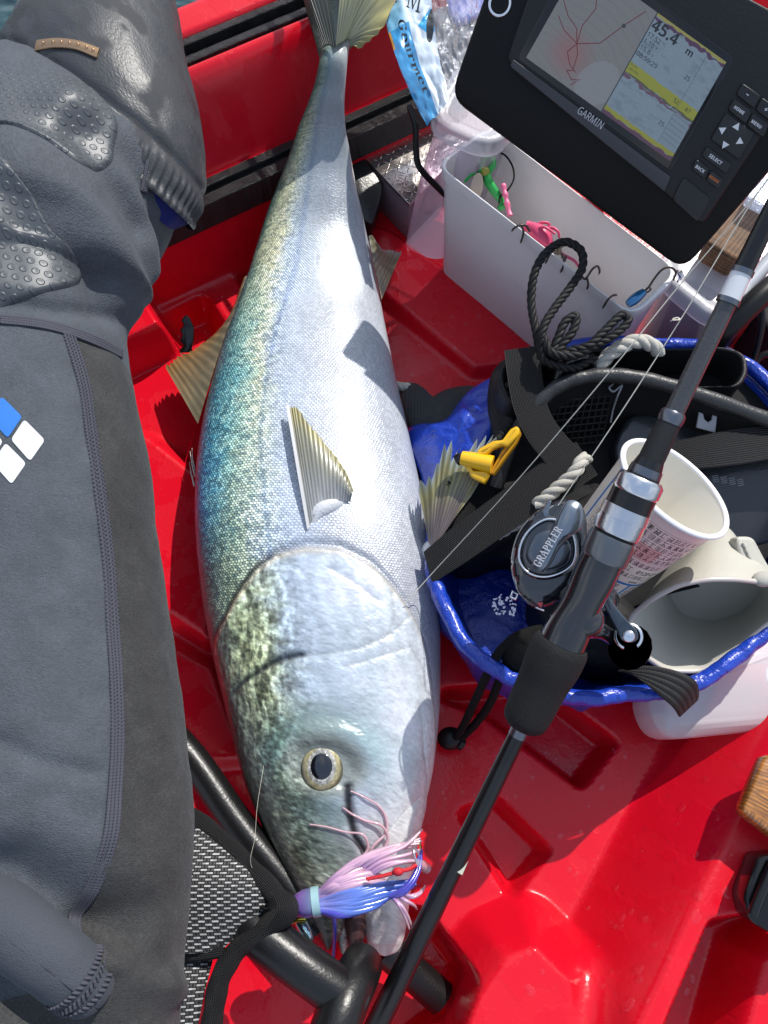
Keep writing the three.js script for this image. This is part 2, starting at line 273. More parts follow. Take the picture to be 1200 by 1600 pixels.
const drops = (name, mesh, list, parent, sc = 1) => {       // water beads lying on a surface
  const im = new THREE.InstancedMesh(new THREE.SphereGeometry(1, 10, 8), M.water, list.length), q = new THREE.Quaternion(), m = new THREE.Matrix4();
  list.forEach(({ p, n, r, e }, i) => { q.setFromUnitVectors(V(0, 1, 0), n); q.multiply(new THREE.Quaternion().setFromAxisAngle(V(0, 1, 0), rnd() * 6.28)); im.setMatrixAt(i, m.compose(p, q, V(r * (e ?? rr(0.8, 1.5)), r * 0.42, r).multiplyScalar(sc))); });
  im.name = name; im.userData = { kind: 'stuff' }; parent.add(im); return im;
};
{
  const list = [], put = (x, y, r) => { let h = 0; let p; for (let k = 0; k < 6; k++) { p = P(x, y, h); h = deckH(...Kof(p)); } const [s, t] = Kof(p), e = 0.002, n = TA.clone().multiplyScalar(-(deckH(s, t + e) - deckH(s, t - e)) / (2 * e)).addScaledVector(SA, -(deckH(s + e, t) - deckH(s - e, t)) / (2 * e)); n.y = 1; n.normalize(); if (n.y > 0.5) list.push({ p: P(x, y, h), n, r }); };
  for (let i = 0; i < 150; i++) { const k = rnd(); put(280 + 190 * k + rr(-8, 8), 128 - 88 * k + rr(-28, 20), rr(0.0006, 0.0022)); }
  for (let i = 0; i < 26; i++) { const k = rnd(); put(270 + 170 * k, 50 - 45 * k + rr(-15, 15), rr(0.0006, 0.002)); }
  for (let i = 0; i < 80; i++) put(rr(280, 380), rr(440, 540), rr(0.0005, 0.002));
  for (let i = 0; i < 90; i++) put(rr(225, 300), rr(690, 960), rr(0.0004, 0.0016));
  for (let i = 0; i < 170; i++) put(rr(800, 1150), rr(1150, 1580), 0.0006 + 0.0042 * rnd() ** 3);
  for (let i = 0; i < 70; i++) put(rr(600, 800), rr(390, 600), 0.0005 + 0.003 * rnd() ** 3);
  for (let i = 0; i < 60; i++) put(rr(690, 800), rr(1180, 1380), rr(0.0005, 0.0018));
  drops('water_drops', null, list, kayak);
}
// ================================================================ FISH
const FY0 = -70, FY1 = 1478;
const SIL = [[-70, 470, 600], [-30, 492, 582], [10, 500, 566], [50, 503, 552], [80, 501, 545], [130, 492, 540], [167, 480, 538], [200, 467, 540], [233, 456, 546], [267, 444, 552], [300, 431, 558], [333, 419, 566], [367, 408, 573], [400, 398, 581], [433, 388, 588], [467, 376, 594], [500, 365, 600], [530, 353, 606], [600, 333, 620], [650, 321, 632], [700, 312, 643], [750, 307, 654], [800, 306, 664], [850, 308, 673], [900, 313, 680], [950, 319, 685], [1000, 328, 688], [1060, 341, 688], [1100, 351, 687], [1150, 363, 683], [1200, 376, 677], [1250, 393, 668], [1300, 414, 656], [1350, 437, 646], [1400, 463, 640], [1440, 484, 635], [1478, 505, 630]];
const sil = (y) => pchip(SIL, y);
const BODY = [...SIL.filter((r) => r[0] <= 1200), [1250, 393, 666], [1300, 414, 645], [1350, 437, 596], [1400, 463, 551], [1440, 484, 541], [1465, 500, 531], [1478, 509, 522]];
const LIFT = [[-70, 0.235], [20, 0.213], [90, 0.2], [160, 0.165], [230, 0.115], [300, 0.075], [400, 0.032], [500, 0.012], [700, 0.006], [1478, 0.008]];
const THICK = [[-70, 0.08], [10, 0.17], [60, 0.34], [110, 0.55], [200, 0.56], [400, 0.56], [700, 0.58], [900, 0.58], [1100, 0.60], [1250, 0.62], [1400, 0.75], [1478, 0.8]];
const fishMid = (y) => { const [a, b] = sil(y), p = P((a + b) / 2, y, 0.08), T = (b - a) / 2 * mpp(p) * pchip(THICK, y)[0]; return [pchip(LIFT, y)[0] + Math.max(T, 0.003), Math.max(T, 0.0022)]; };
const se = (c, k) => Math.sign(c) * Math.pow(Math.abs(c), k);
function fishSection(y, xl, xr, lift, thick, u) {           // u 0..1 once round: 0 back edge, .25 upper flank, .5 belly edge, .75 lower flank
  const a = Math.PI - u * 2 * Math.PI, L = P(xl, y, lift), R = P(xr, y, lift), c = L.clone().lerp(R, 0.5), w = R.clone().sub(L).multiplyScalar(0.5);
  return c.addScaledVector(w, se(Math.cos(a), 0.92)).add(V(0, se(Math.sin(a), 0.95) * thick, 0));
}
const fuv = (p, y, u) => [u < 0.5 ? u * 2 : 2 - u * 2, (y - FY0) / (FY1 - FY0)];
// lines of the head, in picture points; turned into places on the skin below
const fish = thing('fish', 'big silver fish with blue-green back lying head down on the red deck', 'fish', P(500, 760, 0.006));
const fishPlain = (() => grid(96, 220, (u, v) => { const y = mix(FY0, FY1, v), [l, r] = pchip(BODY, y), [h, T] = fishMid(y); return fishSection(y, l, r, h, T, u); }, (u, v) => fuv(null, mix(FY0, FY1, v), u)))();
const probe = new THREE.Mesh(fishPlain, std(C(1, 1, 1), 1)); probe.updateMatrixWorld();
const onFish = (list) => list.map(([x, y]) => { const h = hit(probe, x, y); return h ? [h.uv.x, mix(FY0, FY1, h.uv.y)] : [x < 500 ? 0 : 1, y]; });
// width of the body at each station, for even scales
const arc = new Float32Array(1600); { let s = 0; for (let i = 0; i < 1600; i++) { const [a, b] = sil(clamp(i - 70, -70, 1478)); s += 1 / ((b - a) * 0.0127 * 0.80); arc[i] = s; } }
const scaleRow = (y) => { const k = clamp(y + 70, 0, 1598), i = Math.floor(k); return mix(arc[i], arc[i + 1], k - i); };
const GILL = onFish([[352, 968], [372, 928], [398, 893], [432, 866], [480, 855], [530, 858], [580, 883], [620, 925], [650, 972], [667, 1020], [676, 1090]]);
const gillY = (u) => { const g = GILL; if (u <= g[0][0]) return g[0][1] + (g[0][0] - u) * 300; for (let i = 0; i < g.length - 1; i++) if (u <= g[i + 1][0]) return mix(g[i][1], g[i + 1][1], (u - g[i][0]) / Math.max(g[i + 1][0] - g[i][0], 1e-5)); return g[g.length - 1][1] + (u - g[g.length - 1][0]) * 900; };
const LINES = [[[400, 1052], [440, 1032], [500, 1022], [560, 1012], [610, 990], [640, 960]], [[520, 890], [560, 915], [592, 940]], [[540, 1040], [600, 1022], [640, 1010], [660, 1040], [664, 1080]], [[612, 925], [616, 960], [606, 990]], [[390, 1075], [410, 1050], [450, 1030]], [[655, 1100], [662, 1180], [652, 1290]]].map(onFish);
const MOUTH = onFish([[541, 1228], [541, 1270], [540, 1310], [538, 1350], [536, 1392]]);
const CREASE = onFish([[366, 1082], [384, 1062], [402, 1050], [424, 1034], [446, 1026], [470, 1022]]);
const EYE = onFish([[503, 1197]])[0];
const lineDist = (pl, u, y, wu) => { let d = 1e9; for (let i = 0; i < pl.length - 1; i++) { const ax = pl[i][0] * wu, ay = pl[i][1], ex = pl[i + 1][0] * wu - ax, ey = pl[i + 1][1] - ay, px = u * wu - ax, py = y - ay, k = clamp((px * ex + py * ey) / (ex * ex + ey * ey + 1e-9)), qx = px - ex * k, qy = py - ey * k; d = Math.min(d, qx * qx + qy * qy); } return Math.sqrt(d); };
const relief = (u, y) => {                                   // skin relief in metres, shaped into the mesh itself
  let d = 0; const [a, b] = sil(y), wu = b - a, gy = gillY(u);
  if (u > 0.04 && u < 0.985) { const q = y - gy; d += 0.0020 * sst(-3, 5, q) * (1 - sst(5, 150, q)) * sst(0.03, 0.12, u) * (1 - sst(0.9, 0.99, u)); d -= 0.0022 * Math.exp(-((q + 6) ** 2) / 40); }
  if (y > 860) { { const q = lineDist(CREASE, u, y, wu); if (q < 16) d -= 0.0022 * Math.exp(-q * q / 18); } for (const l of LINES) { const q = lineDist(l, u, y, wu); if (q < 14) d -= 0.0011 * Math.exp(-q * q / 14); }
    const m = lineDist(MOUTH, u, y, wu); if (m < 24) d -= 0.0042 * Math.exp(-m * m / 20);
    const e = Math.hypot((u - EYE[0]) * wu, (y - EYE[1]) * 0.9); d += 0.0045 * Math.exp(-((e - 44) ** 2) / 240) * mix(1, 0.4, sst(EYE[1] - 30, EYE[1] + 30, y)) - 0.0035 * (1 - sst(18, 36, e)); }
  return d;
};
const fishGeo = (() => {
  const shape = (rows, n, y0, y1, liftT) => { const nu = 200; return grid(nu, n, (u, v) => { const y = mix(y0, y1, v), [l, r] = pchip(rows, y); let [h, T] = fishMid(y); if (liftT) [h, T] = liftT(y, h, T);
    const p = fishSection(y, l, r, h, T, u); if (u < 0.5) { const [a, b] = sil(y), uu = clamp(((l + r) / 2 + (r - l) / 2 * se(-Math.cos(u * 2 * Math.PI), 0.92) - a) / (b - a)); p.y += relief(uu === uu ? (rows === BODY && y < 1200 ? u * 2 : mix((l - a) / (b - a), (r - a) / (b - a), u * 2)) : 0, y) * Math.sin(u * 2 * Math.PI) ** 0.6; } return p; },
    (u, v) => { const y = mix(y0, y1, v), [l, r] = pchip(rows, y), [a, b] = sil(y), q = u < 0.5 ? u * 2 : 2 - u * 2; return [mix((l - a) / (b - a), (r - a) / (b - a), q), (y - FY0) / (FY1 - FY0)]; }, true); };
  const body = shape(BODY, 640, FY0, FY1, null);
  const JAW = [[1185, 600, 655], [1230, 560, 668], [1260, 546, 666], [1300, 548, 657], [1350, 553, 648], [1400, 560, 641], [1440, 566, 636], [1470, 573, 630], [1488, 583, 620], [1493, 597, 606]];
  const jaw = shape(JAW, 150, 1185, 1493, (y, h, T) => { const f = pchip([[1185, 0.4], [1250, 0.62], [1320, 0.74], [1420, 0.64], [1470, 0.45], [1493, 0.12]], y)[0]; return [h + 0.002, T * f]; });
  const LIP = [[1330, 528, 552], [1380, 527, 550], [1440, 527, 547], [1475, 529, 545], [1490, 533, 541]];
  const lip = shape(LIP, 50, 1330, 1490, (y, h, T) => { const f = pchip([[1330, 0.012], [1440, 0.011], [1475, 0.007], [1490, 0.002]], y)[0]; return [h - 0.006, f]; });
  return join(body, jaw, lip);
})();
// skin colours over (u, y): back edge to belly edge; rows of [u, r, g, b] in sRGB
const ZONE = [
  [0, [[0, .20, .23, .20], [.25, .30, .34, .31], [.5, .42, .46, .42], [.8, .62, .63, .50], [1, .66, .66, .52]]],
  [90, [[0, .15, .19, .17], [.22, .24, .30, .27], [.5, .46, .54, .53], [.8, .60, .66, .66], [1, .66, .70, .69]]],
  [230, [[0, .15, .20, .18], [.18, .25, .31, .26], [.32, .58, .59, .47], [.45, .54, .56, .55], [.6, .54, .60, .66], [.8, .58, .66, .68], [1, .68, .74, .78]]],
  [430, [[0, .09, .18, .17], [.12, .16, .31, .32], [.22, .56, .60, .50], [.33, .68, .68, .57], [.4, .55, .60, .66], [.55, .62, .66, .70], [.8, .64, .69, .73], [1, .68, .75, .81]]],
  [620, [[0, .07, .15, .15], [.08, .13, .30, .33], [.2, .18, .42, .48], [.3, .40, .57, .58], [.37, .62, .65, .57], [.43, .56, .60, .66], [.6, .63, .67, .72], [.8, .64, .69, .75], [1, .68, .73, .79]]],
  [800, [[0, .05, .12, .13], [.06, .10, .26, .32], [.16, .13, .38, .54], [.24, .26, .48, .55], [.31, .47, .57, .53], [.39, .60, .64, .62], [.45, .58, .62, .68], [.7, .64, .68, .73], [1, .70, .74, .79]]],
  [920, [[0, .05, .10, .10], [.08, .09, .22, .24], [.18, .18, .27, .27], [.27, .38, .44, .38], [.34, .52, .57, .52], [.42, .53, .58, .66], [.7, .60, .63, .69], [1, .71, .73, .76]]],
  [1050, [[0, .04, .06, .06], [.10, .09, .12, .11], [.17, .24, .27, .25], [.25, .44, .47, .38], [.33, .56, .60, .50], [.40, .52, .57, .60], [.46, .54, .59, .66], [.75, .60, .63, .68], [1, .71, .72, .74]]],
  [1200, [[0, .04, .05, .05], [.12, .12, .14, .13], [.24, .30, .33, .31], [.32, .34, .38, .36], [.42, .40, .45, .46], [.52, .50, .56, .63], [.75, .60, .63, .67], [1, .70, .70, .71]]],
  [1330, [[0, .06, .065, .065], [.25, .22, .23, .20], [.4, .30, .34, .33], [.5, .38, .42, .44], [.56, .56, .57, .62], [.75, .64, .63, .66], [1, .70, .67, .68]]],
  [1480, [[0, .06, .065, .065], [.15, .14, .14, .13], [.24, .30, .30, .28], [.3, .58, .57, .57], [.6, .64, .62, .63], [1, .66, .61, .62]]],
];
const zrow = (r, u) => { let k = 0; while (k < r.length - 2 && u > r[k + 1][0]) k++; const a = r[k], b = r[k + 1], t = clamp((u - a[0]) / (b[0] - a[0])); return [mix(a[1], b[1], t), mix(a[2], b[2], t), mix(a[3], b[3], t)]; };
const zone = (u, y) => { let k = 0; while (k < ZONE.length - 2 && y > ZONE[k + 1][0]) k++; const t = clamp((y - ZONE[k][0]) / (ZONE[k + 1][0] - ZONE[k][0])), a = zrow(ZONE[k][1], u), b = zrow(ZONE[k + 1][1], u); return [mix(a[0], b[0], t), mix(a[1], b[1], t), mix(a[2], b[2], t)]; };
const NS = 92;
function scaleAt(u, y) {                                     // [dome height, edge, scale number]
  const jx = (fbm(u * 40, y / 14, 2) - 0.5) * 0.9, v = scaleRow(y) + (fbm(u * 36 + 7, y / 12 + 3, 2) - 0.5) * 0.9, x = u * NS + jx + 0.5 * (Math.floor(v) & 1), du = x - Math.floor(x) - 0.5, dv = v - Math.floor(v) - 0.5, r = Math.hypot(du * 1.05, dv * 0.95);
  return [1 - sst(0.2, 0.62, r) - 0.25 * dv, r, hash(Math.floor(x), Math.floor(v))];
}
const TW = 1024, TH = 2048;
const fishColour = tex(TW, TH, (i, j) => {
  const u0 = (i + 0.5) / TW, y0 = mix(FY0, FY1, (j + 0.5) / TH), [a, b] = sil(y0), wu = b - a, X = u0 * wu;
  const wob = fbm(X / 22, y0 / 26, 4) - 0.5, u = clamp(u0 + wob * 0.10 * (1 - sst(0.6, 0.9, u0))), y = y0;
  let [r, g, bl] = zone(u, y); const head = sst(-4, 8, y - gillY(u0)), back = 1 - sst(0.34, 0.5, u0);
  const [dome, er, id] = scaleAt(u0, y), fine = hash(i, j) - 0.5, n1 = fbm(X / 5, y0 / 5, 3), n2 = fbm(X / 40 + 9, y0 / 60, 3);
  const body = 1 - head, sc = body * (1 - sst(0.82, 0.95, u0));
  let k = 1 + sc * (back * ((id - 0.5) * 0.34 + (dome - 0.5) * 0.52) + (1 - back) * ((id - 0.5) * 0.13 + (dome - 0.5) * 0.15)) + fine * 0.06;
  k *= 1 + back * (n1 - 0.5) * 0.45 + 0.10 * (n2 - 0.5); { const ll = mix(0.47, 0.40, sst(300, 700, y)) + 0.012 * (n2 - 0.5), lq = Math.exp(-(((u0 - ll) * wu) ** 2) / 8) * body * 0.16; r *= 1 - lq; g *= 1 - lq * 0.8; bl *= 1 - lq * 0.4; }
  if (body > 0.5 && back > 0.2) { const f = (id > 0.62 ? 1 : 0) * back * 0.16 * sst(0.05, 0.2, u0); r = mix(r, 0.70, f); g = mix(g, 0.73, f); bl = mix(bl, 0.62, f); const bb = (id < 0.25 ? 1 : 0) * back * 0.2; r = mix(r, 0.07, bb); g = mix(g, 0.26, bb); bl = mix(bl, 0.40, bb); }
  if (head > 0.5) { const hb = 1 - sst(0.30, 0.52, u0); k *= 1 + hb * (0.72 * (sst(0.28, 0.72, fbm((X + y0 * 0.18) / 5 + n2 * 2, (y0 - X * 0.3) / 19, 5)) - 0.45) * (1 - 0.55 * sst(1120, 1260, y)) + 0.8 * (n1 - 0.5));
    const yg = sst(0.5, 0.68, fbm(X / 14 + 31, y0 / 18, 4)) * hb * sst(0.14, 0.28, u0) * 0.38 * (1 - 0.6 * sst(1150, 1300, y)); r = mix(r, 0.46, yg); g = mix(g, 0.48, yg); bl = mix(bl, 0.38, yg);
    k *= 1 + (1 - hb) * ((n1 - 0.5) * 0.2 + (n2 - 0.5) * 0.16);
    const fl = 0.5 + 0.5 * Math.sin(X * 0.35 + y * 0.02 + n2 * 8); k *= 1 + 0.06 * fl * (1 - hb) * (1 - sst(1000, 1150, y));
    const pk = (1 - hb) * sst(0.55, 0.75, n2) * 0.14; r += pk * 0.12; bl += pk * 0.02;
    const e = Math.hypot((u0 - EYE[0]) * wu, (y - EYE[1]) * 0.85), ring = Math.exp(-((e - 52) ** 2) / 260) * mix(1, 0.25, sst(EYE[1] - 35, EYE[1] + 30, y)); r = mix(r, 0.20, ring * 0.3); g = mix(g, 0.42, ring * 0.3); bl = mix(bl, 0.45, ring * 0.3);
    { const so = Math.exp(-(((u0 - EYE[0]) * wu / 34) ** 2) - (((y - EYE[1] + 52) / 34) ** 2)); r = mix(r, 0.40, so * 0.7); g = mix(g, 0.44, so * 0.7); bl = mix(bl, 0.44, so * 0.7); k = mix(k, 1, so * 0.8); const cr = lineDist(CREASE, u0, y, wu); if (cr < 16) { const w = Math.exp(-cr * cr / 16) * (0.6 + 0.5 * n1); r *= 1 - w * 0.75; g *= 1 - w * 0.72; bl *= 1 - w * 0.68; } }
    const inn = 1 - sst(30, 46, e); r = mix(r, 0.42, inn * 0.7); g = mix(g, 0.44, inn * 0.7); bl = mix(bl, 0.42, inn * 0.7);
    const m = lineDist(MOUTH, u0, y, wu), md = Math.exp(-m * m / 9); r = mix(r, 0.10, md); g = mix(g, 0.10, md); bl = mix(bl, 0.12, md);
    for (const l of LINES) { const q = lineDist(l, u0, y, wu); if (q < 8) { const w = Math.exp(-q * q / 5) * 0.22; r = mix(r, 0.38, w); g = mix(g, 0.38, w); bl = mix(bl, 0.38, w); } } }
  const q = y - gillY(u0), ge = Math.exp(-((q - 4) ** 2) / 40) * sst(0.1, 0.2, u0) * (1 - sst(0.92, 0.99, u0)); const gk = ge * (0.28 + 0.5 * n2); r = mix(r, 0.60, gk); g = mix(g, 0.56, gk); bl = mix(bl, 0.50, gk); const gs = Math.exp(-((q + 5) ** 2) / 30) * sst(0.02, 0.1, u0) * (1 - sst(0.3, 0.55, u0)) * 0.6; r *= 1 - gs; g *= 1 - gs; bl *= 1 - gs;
  const gain = mix(1.2, mix(0.98, 1.2, head), sst(0.38, 0.62, u0)), lf = sst(0.42, 0.6, u0) * mix(0.5, 0.2, head), me = (r + g + bl) / 3; return [mix(r, me * 1.01, lf) * k * gain, mix(g, me * 1.01, lf) * k * gain, mix(bl, me * 1.03, lf) * k * gain * mix(1, 0.97, head)];
}, true);
const fishBump = tex(TW, TH, (i, j) => {
  const u = (i + 0.5) / TW, y = mix(FY0, FY1, (j + 0.5) / TH), [a, b] = sil(y), X = u * (b - a), head = sst(-4, 8, y - gillY(u)), [dome, , id] = scaleAt(u, y);
  const s = (1 - head) * (1 - sst(0.84, 0.96, u)), back = 1 - sst(0.3, 0.55, u);
  return 0.5 + s * (dome - 0.5) * 0.5 * mix(0.42, 1, back) + s * (id - 0.5) * 0.2 * mix(0.7, 1, back) + head * ((fbm(X / 7, y / 8, 4) - 0.5) * mix(0.55, 1.2, back) + 0.2 * (vn(X / 3.2, y / 3.2) - 0.5)) + (fbm(X / 30, y / 40, 3) - 0.5) * 0.3;
});
const fishRough = tex(256, 512, (i, j) => { const u = i / 256, q = fbm(i / 12, j / 12, 4), r = mix(0.42, 0.3, sst(0.3, 0.6, u)) + (q - 0.5) * 0.25, m = mix(0.16, 0.12, sst(0.2, 0.5, u)) * (1 - 0.85 * sst(0.7, 0.95, u)); return [0, r, m]; });
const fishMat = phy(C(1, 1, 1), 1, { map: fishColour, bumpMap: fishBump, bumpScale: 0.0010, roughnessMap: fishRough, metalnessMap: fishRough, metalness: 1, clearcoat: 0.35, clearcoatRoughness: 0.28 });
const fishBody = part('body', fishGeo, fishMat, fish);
// fins: rays from a base line to a tip line, thin and ribbed
function fin(name, base, tip, rays, mat, o = {}) {
  const n = rays * 6, B = smooth(base, n), T = smooth(tip, n), up = o.up ?? V(0, 1, 0), th = o.th ?? 0.0007;
  const side = (sg) => grid(n, 18, (u, v) => { const i = Math.round(u * n), f = u * rays % 1, j = (o.jag ?? 0.06) * Math.abs(f - 0.5) * 2 + (o.jag ?? 0.06) * 0.8 * (hash(Math.floor(u * rays), 7) - 0.5), vv = v * (1 - j * v), p = B[i].clone().lerp(T[i], vv);
    const arch = (o.arch ?? 0.006) * Math.sin(vv * Math.PI) , rib = (o.rib ?? 0.0007) * Math.cos(f * 2 * Math.PI) * (0.3 + 0.7 * vv); return p.addScaledVector(up, arch + rib + sg * th * (1 - 0.7 * vv)); }, (u, v) => [u, v]);
  return part(name, join(side(1), side(-1)), mat, fish);
}
const rayTex = (f) => tex(256, 128, f, true);
const finTex = (c0, c1, c2, rays) => rayTex((i, j) => { const u = i / 256, v = j / 128, f = Math.cos(u * rays * 2 * Math.PI), n = fbm(i / 8, j / 40, 3), k = 0.97 + 0.09 * f + (n - 0.5) * 0.35, w = sst(0.1, 0.75, v + (n - 0.5) * 0.3); const c = [0, 1, 2].map((q) => mix(mix(c0[q], c1[q], w), c2[q], sst(0.7, 1, v))); return c.map((q) => q * k); });
const finMat = (t, tr = 0.35) => phy(C(1, 1, 1), 0.38, { map: t, transmission: tr, clearcoat: 0.5, clearcoatRoughness: 0.2 });
const lift = (x, y, k) => { const h = hit(fishBody, x, y); return h ? P(x, y, h.p.y + k) : P(x, y, 0.1); };
{
  const pt = finTex([.70, .71, .72], [.62, .62, .55], [.64, .61, .38], 17);
  fin('pectoral_fin', [lift(481, 826, 0.000), lift(492, 806, 0.003), lift(512, 790, 0.004), lift(532, 783, 0.003), lift(548, 784, 0.001)], [lift(449, 632, 0.013), lift(462, 636, 0.014), lift(488, 668, 0.014), lift(516, 702, 0.013), lift(540, 736, 0.011), lift(553, 768, 0.007)], 17, finMat(pt, 0.45), { arch: 0.005, rib: 0.00022, jag: 0.03 });
  // fleshy base of the pectoral fin
  part('fin_base', (() => { const a = smooth([lift(484, 826, -0.006), lift(496, 800, -0.003), lift(520, 787, -0.003), lift(546, 782, -0.006)], 24); return tube(a, (t) => 0.0095 * Math.sin(Math.PI * (0.12 + 0.76 * t)), 14); })(), phy(C(.55, .57, .60), 0.35, { bumpMap: peel, bumpScale: 0.0006, clearcoat: 0.5 }), fish);
  fin('leading_ray', [lift(480, 828, 0.002), lift(484, 822, 0.003)], [lift(447, 634, 0.0135), lift(452, 633, 0.0135)], 1, phy(C(.62, .62, .62), 0.3, { clearcoat: 0.6 }), { arch: 0.006, rib: 0, jag: 0, th: 0.0012 });
  const vt = finTex([.66, .60, .60], [.72, .70, .50], [.70, .74, .72], 12);
  fin('pelvic_fin', [P(670, 852, 0.115), P(676, 852, 0.122), P(684, 848, 0.126), P(690, 840, 0.128)], [P(650, 752, 0.125), P(676, 735, 0.135), P(700, 692, 0.142), P(722, 700, 0.148), P(752, 684, 0.152), P(780, 670, 0.155), P(744, 766, 0.142)], 12, finMat(vt, 0.65), { arch: 0.006, jag: 0.14, rib: 0.0004 });
  part('fin_base', tube(smooth([P(668, 872, 0.088), P(674, 860, 0.104), P(682, 848, 0.118)], 12), (t) => 0.009 * (0.5 + 0.5 * Math.sin(t * 3)), 12), phy(C(.66, .66, .70), 0.35, { clearcoat: 0.4 }), fish);
  const dt = finTex([.55, .52, .43], [.60, .52, .38], [.62, .48, .28], 15);
  fin('dorsal_fin', [P(309, 662, 0.05), P(322, 618, 0.053), P(336, 572, 0.055), P(352, 526, 0.055), P(374, 470, 0.055), P(388, 432, 0.055)], [P(256, 570, 0.036), P(274, 560, 0.036), P(300, 546, 0.038), P(330, 526, 0.042), P(358, 494, 0.047), P(380, 436, 0.053)], 15, finMat(dt, 0.45), { arch: 0.002, jag: 0.07, rib: 0.0003 });
  for (const [x, y, a, b] of [[305, 745, 297, 705], [304, 735, 300, 700], [304, 760, 296, 722]]) part('dorsal_spine', tube([P(x, y, 0.05), P((x + a) / 2 - 1, (y + b) / 2, 0.052), P(a, b, 0.046)], (t) => 0.0011 * (1 - 0.8 * t), 6), phy(C(.6, .58, .54), 0.4), fish);
  const at = finTex([.60, .58, .50], [.50, .46, .30], [.66, .66, .62], 9);
  fin('anal_fin', [P(596, 468, 0.07), P(592, 448, 0.075), P(587, 425, 0.08), P(581, 398, 0.085), P(576, 370, 0.09)], [P(629, 391, 0.045), P(620, 392, 0.05), P(608, 390, 0.06), P(596, 388, 0.075), P(582, 368, 0.09)], 9, finMat(at, 0.3), { arch: 0.001, jag: 0.06, rib: 0.0003 });
  const ct = finTex([.42, .44, .36], [.60, .58, .38], [.62, .58, .34], 14), ct2 = finTex([.20, .22, .17], [.22, .24, .18], [.24, .25, .17], 12);
  fin('tail_fin', [P(525, 72, 0.222), P(535, 66, 0.222), P(544, 62, 0.22), P(548, 76, 0.216)], [P(545, -150, 0.28), P(585, -130, 0.275), P(640, -120, 0.26), P(600, 40, 0.232), P(560, 78, 0.216)], 14, finMat(ct, 0.2), { arch: 0.003, jag: 0.02, rib: 0.001 });
  fin('tail_fin', [P(499, 90, 0.212), P(503, 76, 0.218), P(512, 70, 0.222), P(524, 74, 0.223)], [P(484, 40, 0.222), P(470, -20, 0.235), P(440, -150, 0.27), P(500, -140, 0.28)], 12, finMat(ct2, 0.1), { arch: 0.003, jag: 0.02, rib: 0.001 });
  // eye
  const eh = hit(fishBody, 503, 1197), n = eh.n.clone().lerp(V(0, 1, 0), 0.4).normalize(), k = mpp(eh.p), R = 35 * k;
  const iris = tex(256, 64, (i, j) => { const v = j / 64, a = i / 256, g = fbm(i / 6, j / 8, 3, 0), q = 0.8 + 0.4 * (g - 0.5); const ring = sst(0.35, 0.45, v), out = sst(0.62, 0.85, v); let c = [0.90, 0.90, 0.87].map((x) => x * q); c = [mix(c[0], .76, ring), mix(c[1], .72, ring), mix(c[2], .55, ring)]; c = [mix(c[0], .36, out), mix(c[1], .33, out), mix(c[2], .20, out)]; return c.map((x) => x * q); }, true);
  const prof = []; for (let i = 0; i <= 14; i++) { const t = i / 14; prof.push([R * mix(0.40, 1.02, t), 0.0048 - 0.0060 * t * t]); }
  const c = eh.p.clone().addScaledVector(n, -0.0005);
  const eg = lathe(prof, c, n, 48), uv = eg.attributes.uv; eg.translate(-c.x, -c.y, -c.z).scale(0.98, 1, 1.2).translate(c.x, c.y, c.z); part('eye', eg, phy(C(1, 1, 1), 0.3, { map: iris, metalness: 0, clearcoat: 1, clearcoatRoughness: 0.03 }), fish, 'round pale gold eye with black pupil');
  part('pupil', ((g) => g.translate(-c.x, -c.y, -c.z).scale(0.98, 1, 1.15).translate(c.x, c.y, c.z))(lathe([[0, 0.0062], [R * 0.25, 0.0061], [R * 0.42, 0.0056], [R * 0.5, 0.0046]], c, n, 36)), phy(C(0.004, 0.005, 0.009), 0.05, { clearcoat: 1 }), fish);
  part('nostril', ball(lift(517, 1345, -0.001), 0.0016, 1.8, 0.5, 1), std(C(0.01, 0.01, 0.01), 0.5), fish);
  // gape between the jaws
  part('mouth_lining', ball(P(556, 1420, 0.045), 0.022, 0.45, 0.8, 1.6), std(C(0.05, 0.02, 0.02), 0.5), fish);
}
// ================================================================ PERSON: wetsuit leg over the side, rubber boot
const LEG = [[60, 130, 105, 0.22], [150, 124, 132, 0.225], [215, 100, 172, 0.232], [240, 84, 194, 0.24], [270, 66, 210, 0.25], [300, 52, 220, 0.262], [330, 38, 218, 0.274], [365, 24, 206, 0.283], [400, 20, 201, 0.288], [430, 20, 202, 0.288], [450, 20, 200, 0.287], [468, 18, 178, 0.286], [500, 18, 173, 0.285], [560, 22, 174, 0.282], [600, 26, 179, 0.28], [700, 34, 191, 0.275], [800, 40, 200, 0.27], [900, 48, 204, 0.265], [1000, 55, 213, 0.262], [1100, 60, 223, 0.26], [1200, 62, 231, 0.258], [1300, 60, 240, 0.256], [1400, 55, 241, 0.254], [1500, 50, 236, 0.252], [1600, 45, 232, 0.25], [1760, 40, 232, 0.245]];
const LY0 = 60, LY1 = 1760;
const legAt = (y, u) => { const [cx, hw, h] = pchip(LEG, y), c = P(cx, y, h), r = hw * mpp(c), a = Math.PI - u * 2 * Math.PI, t = P(...(() => { const q = pchip(LEG, y + 6); return [q[0], y + 6, q[2]]; })()).sub(P(...(() => { const q = pchip(LEG, y - 6); return [q[0], y - 6, q[2]]; })())).normalize(), up = t.clone().cross(RT).normalize(); if (up.y < 0) up.negate();
  return c.addScaledVector(RT, Math.cos(a) * r).addScaledVector(up, Math.sin(a) * r * 0.86); };
const legPlain = new THREE.Mesh(grid(64, 110, (u, v) => legAt(mix(LY0, LY1, v), u), null, true), std(C(1, 1, 1), 1)); legPlain.updateMatrixWorld();
const onLeg = (list) => list.map(([x, y]) => { const h = hit(legPlain, x, y); return h ? [h.uv.x, mix(LY0, LY1, h.uv.y)] : [0.02, y]; });
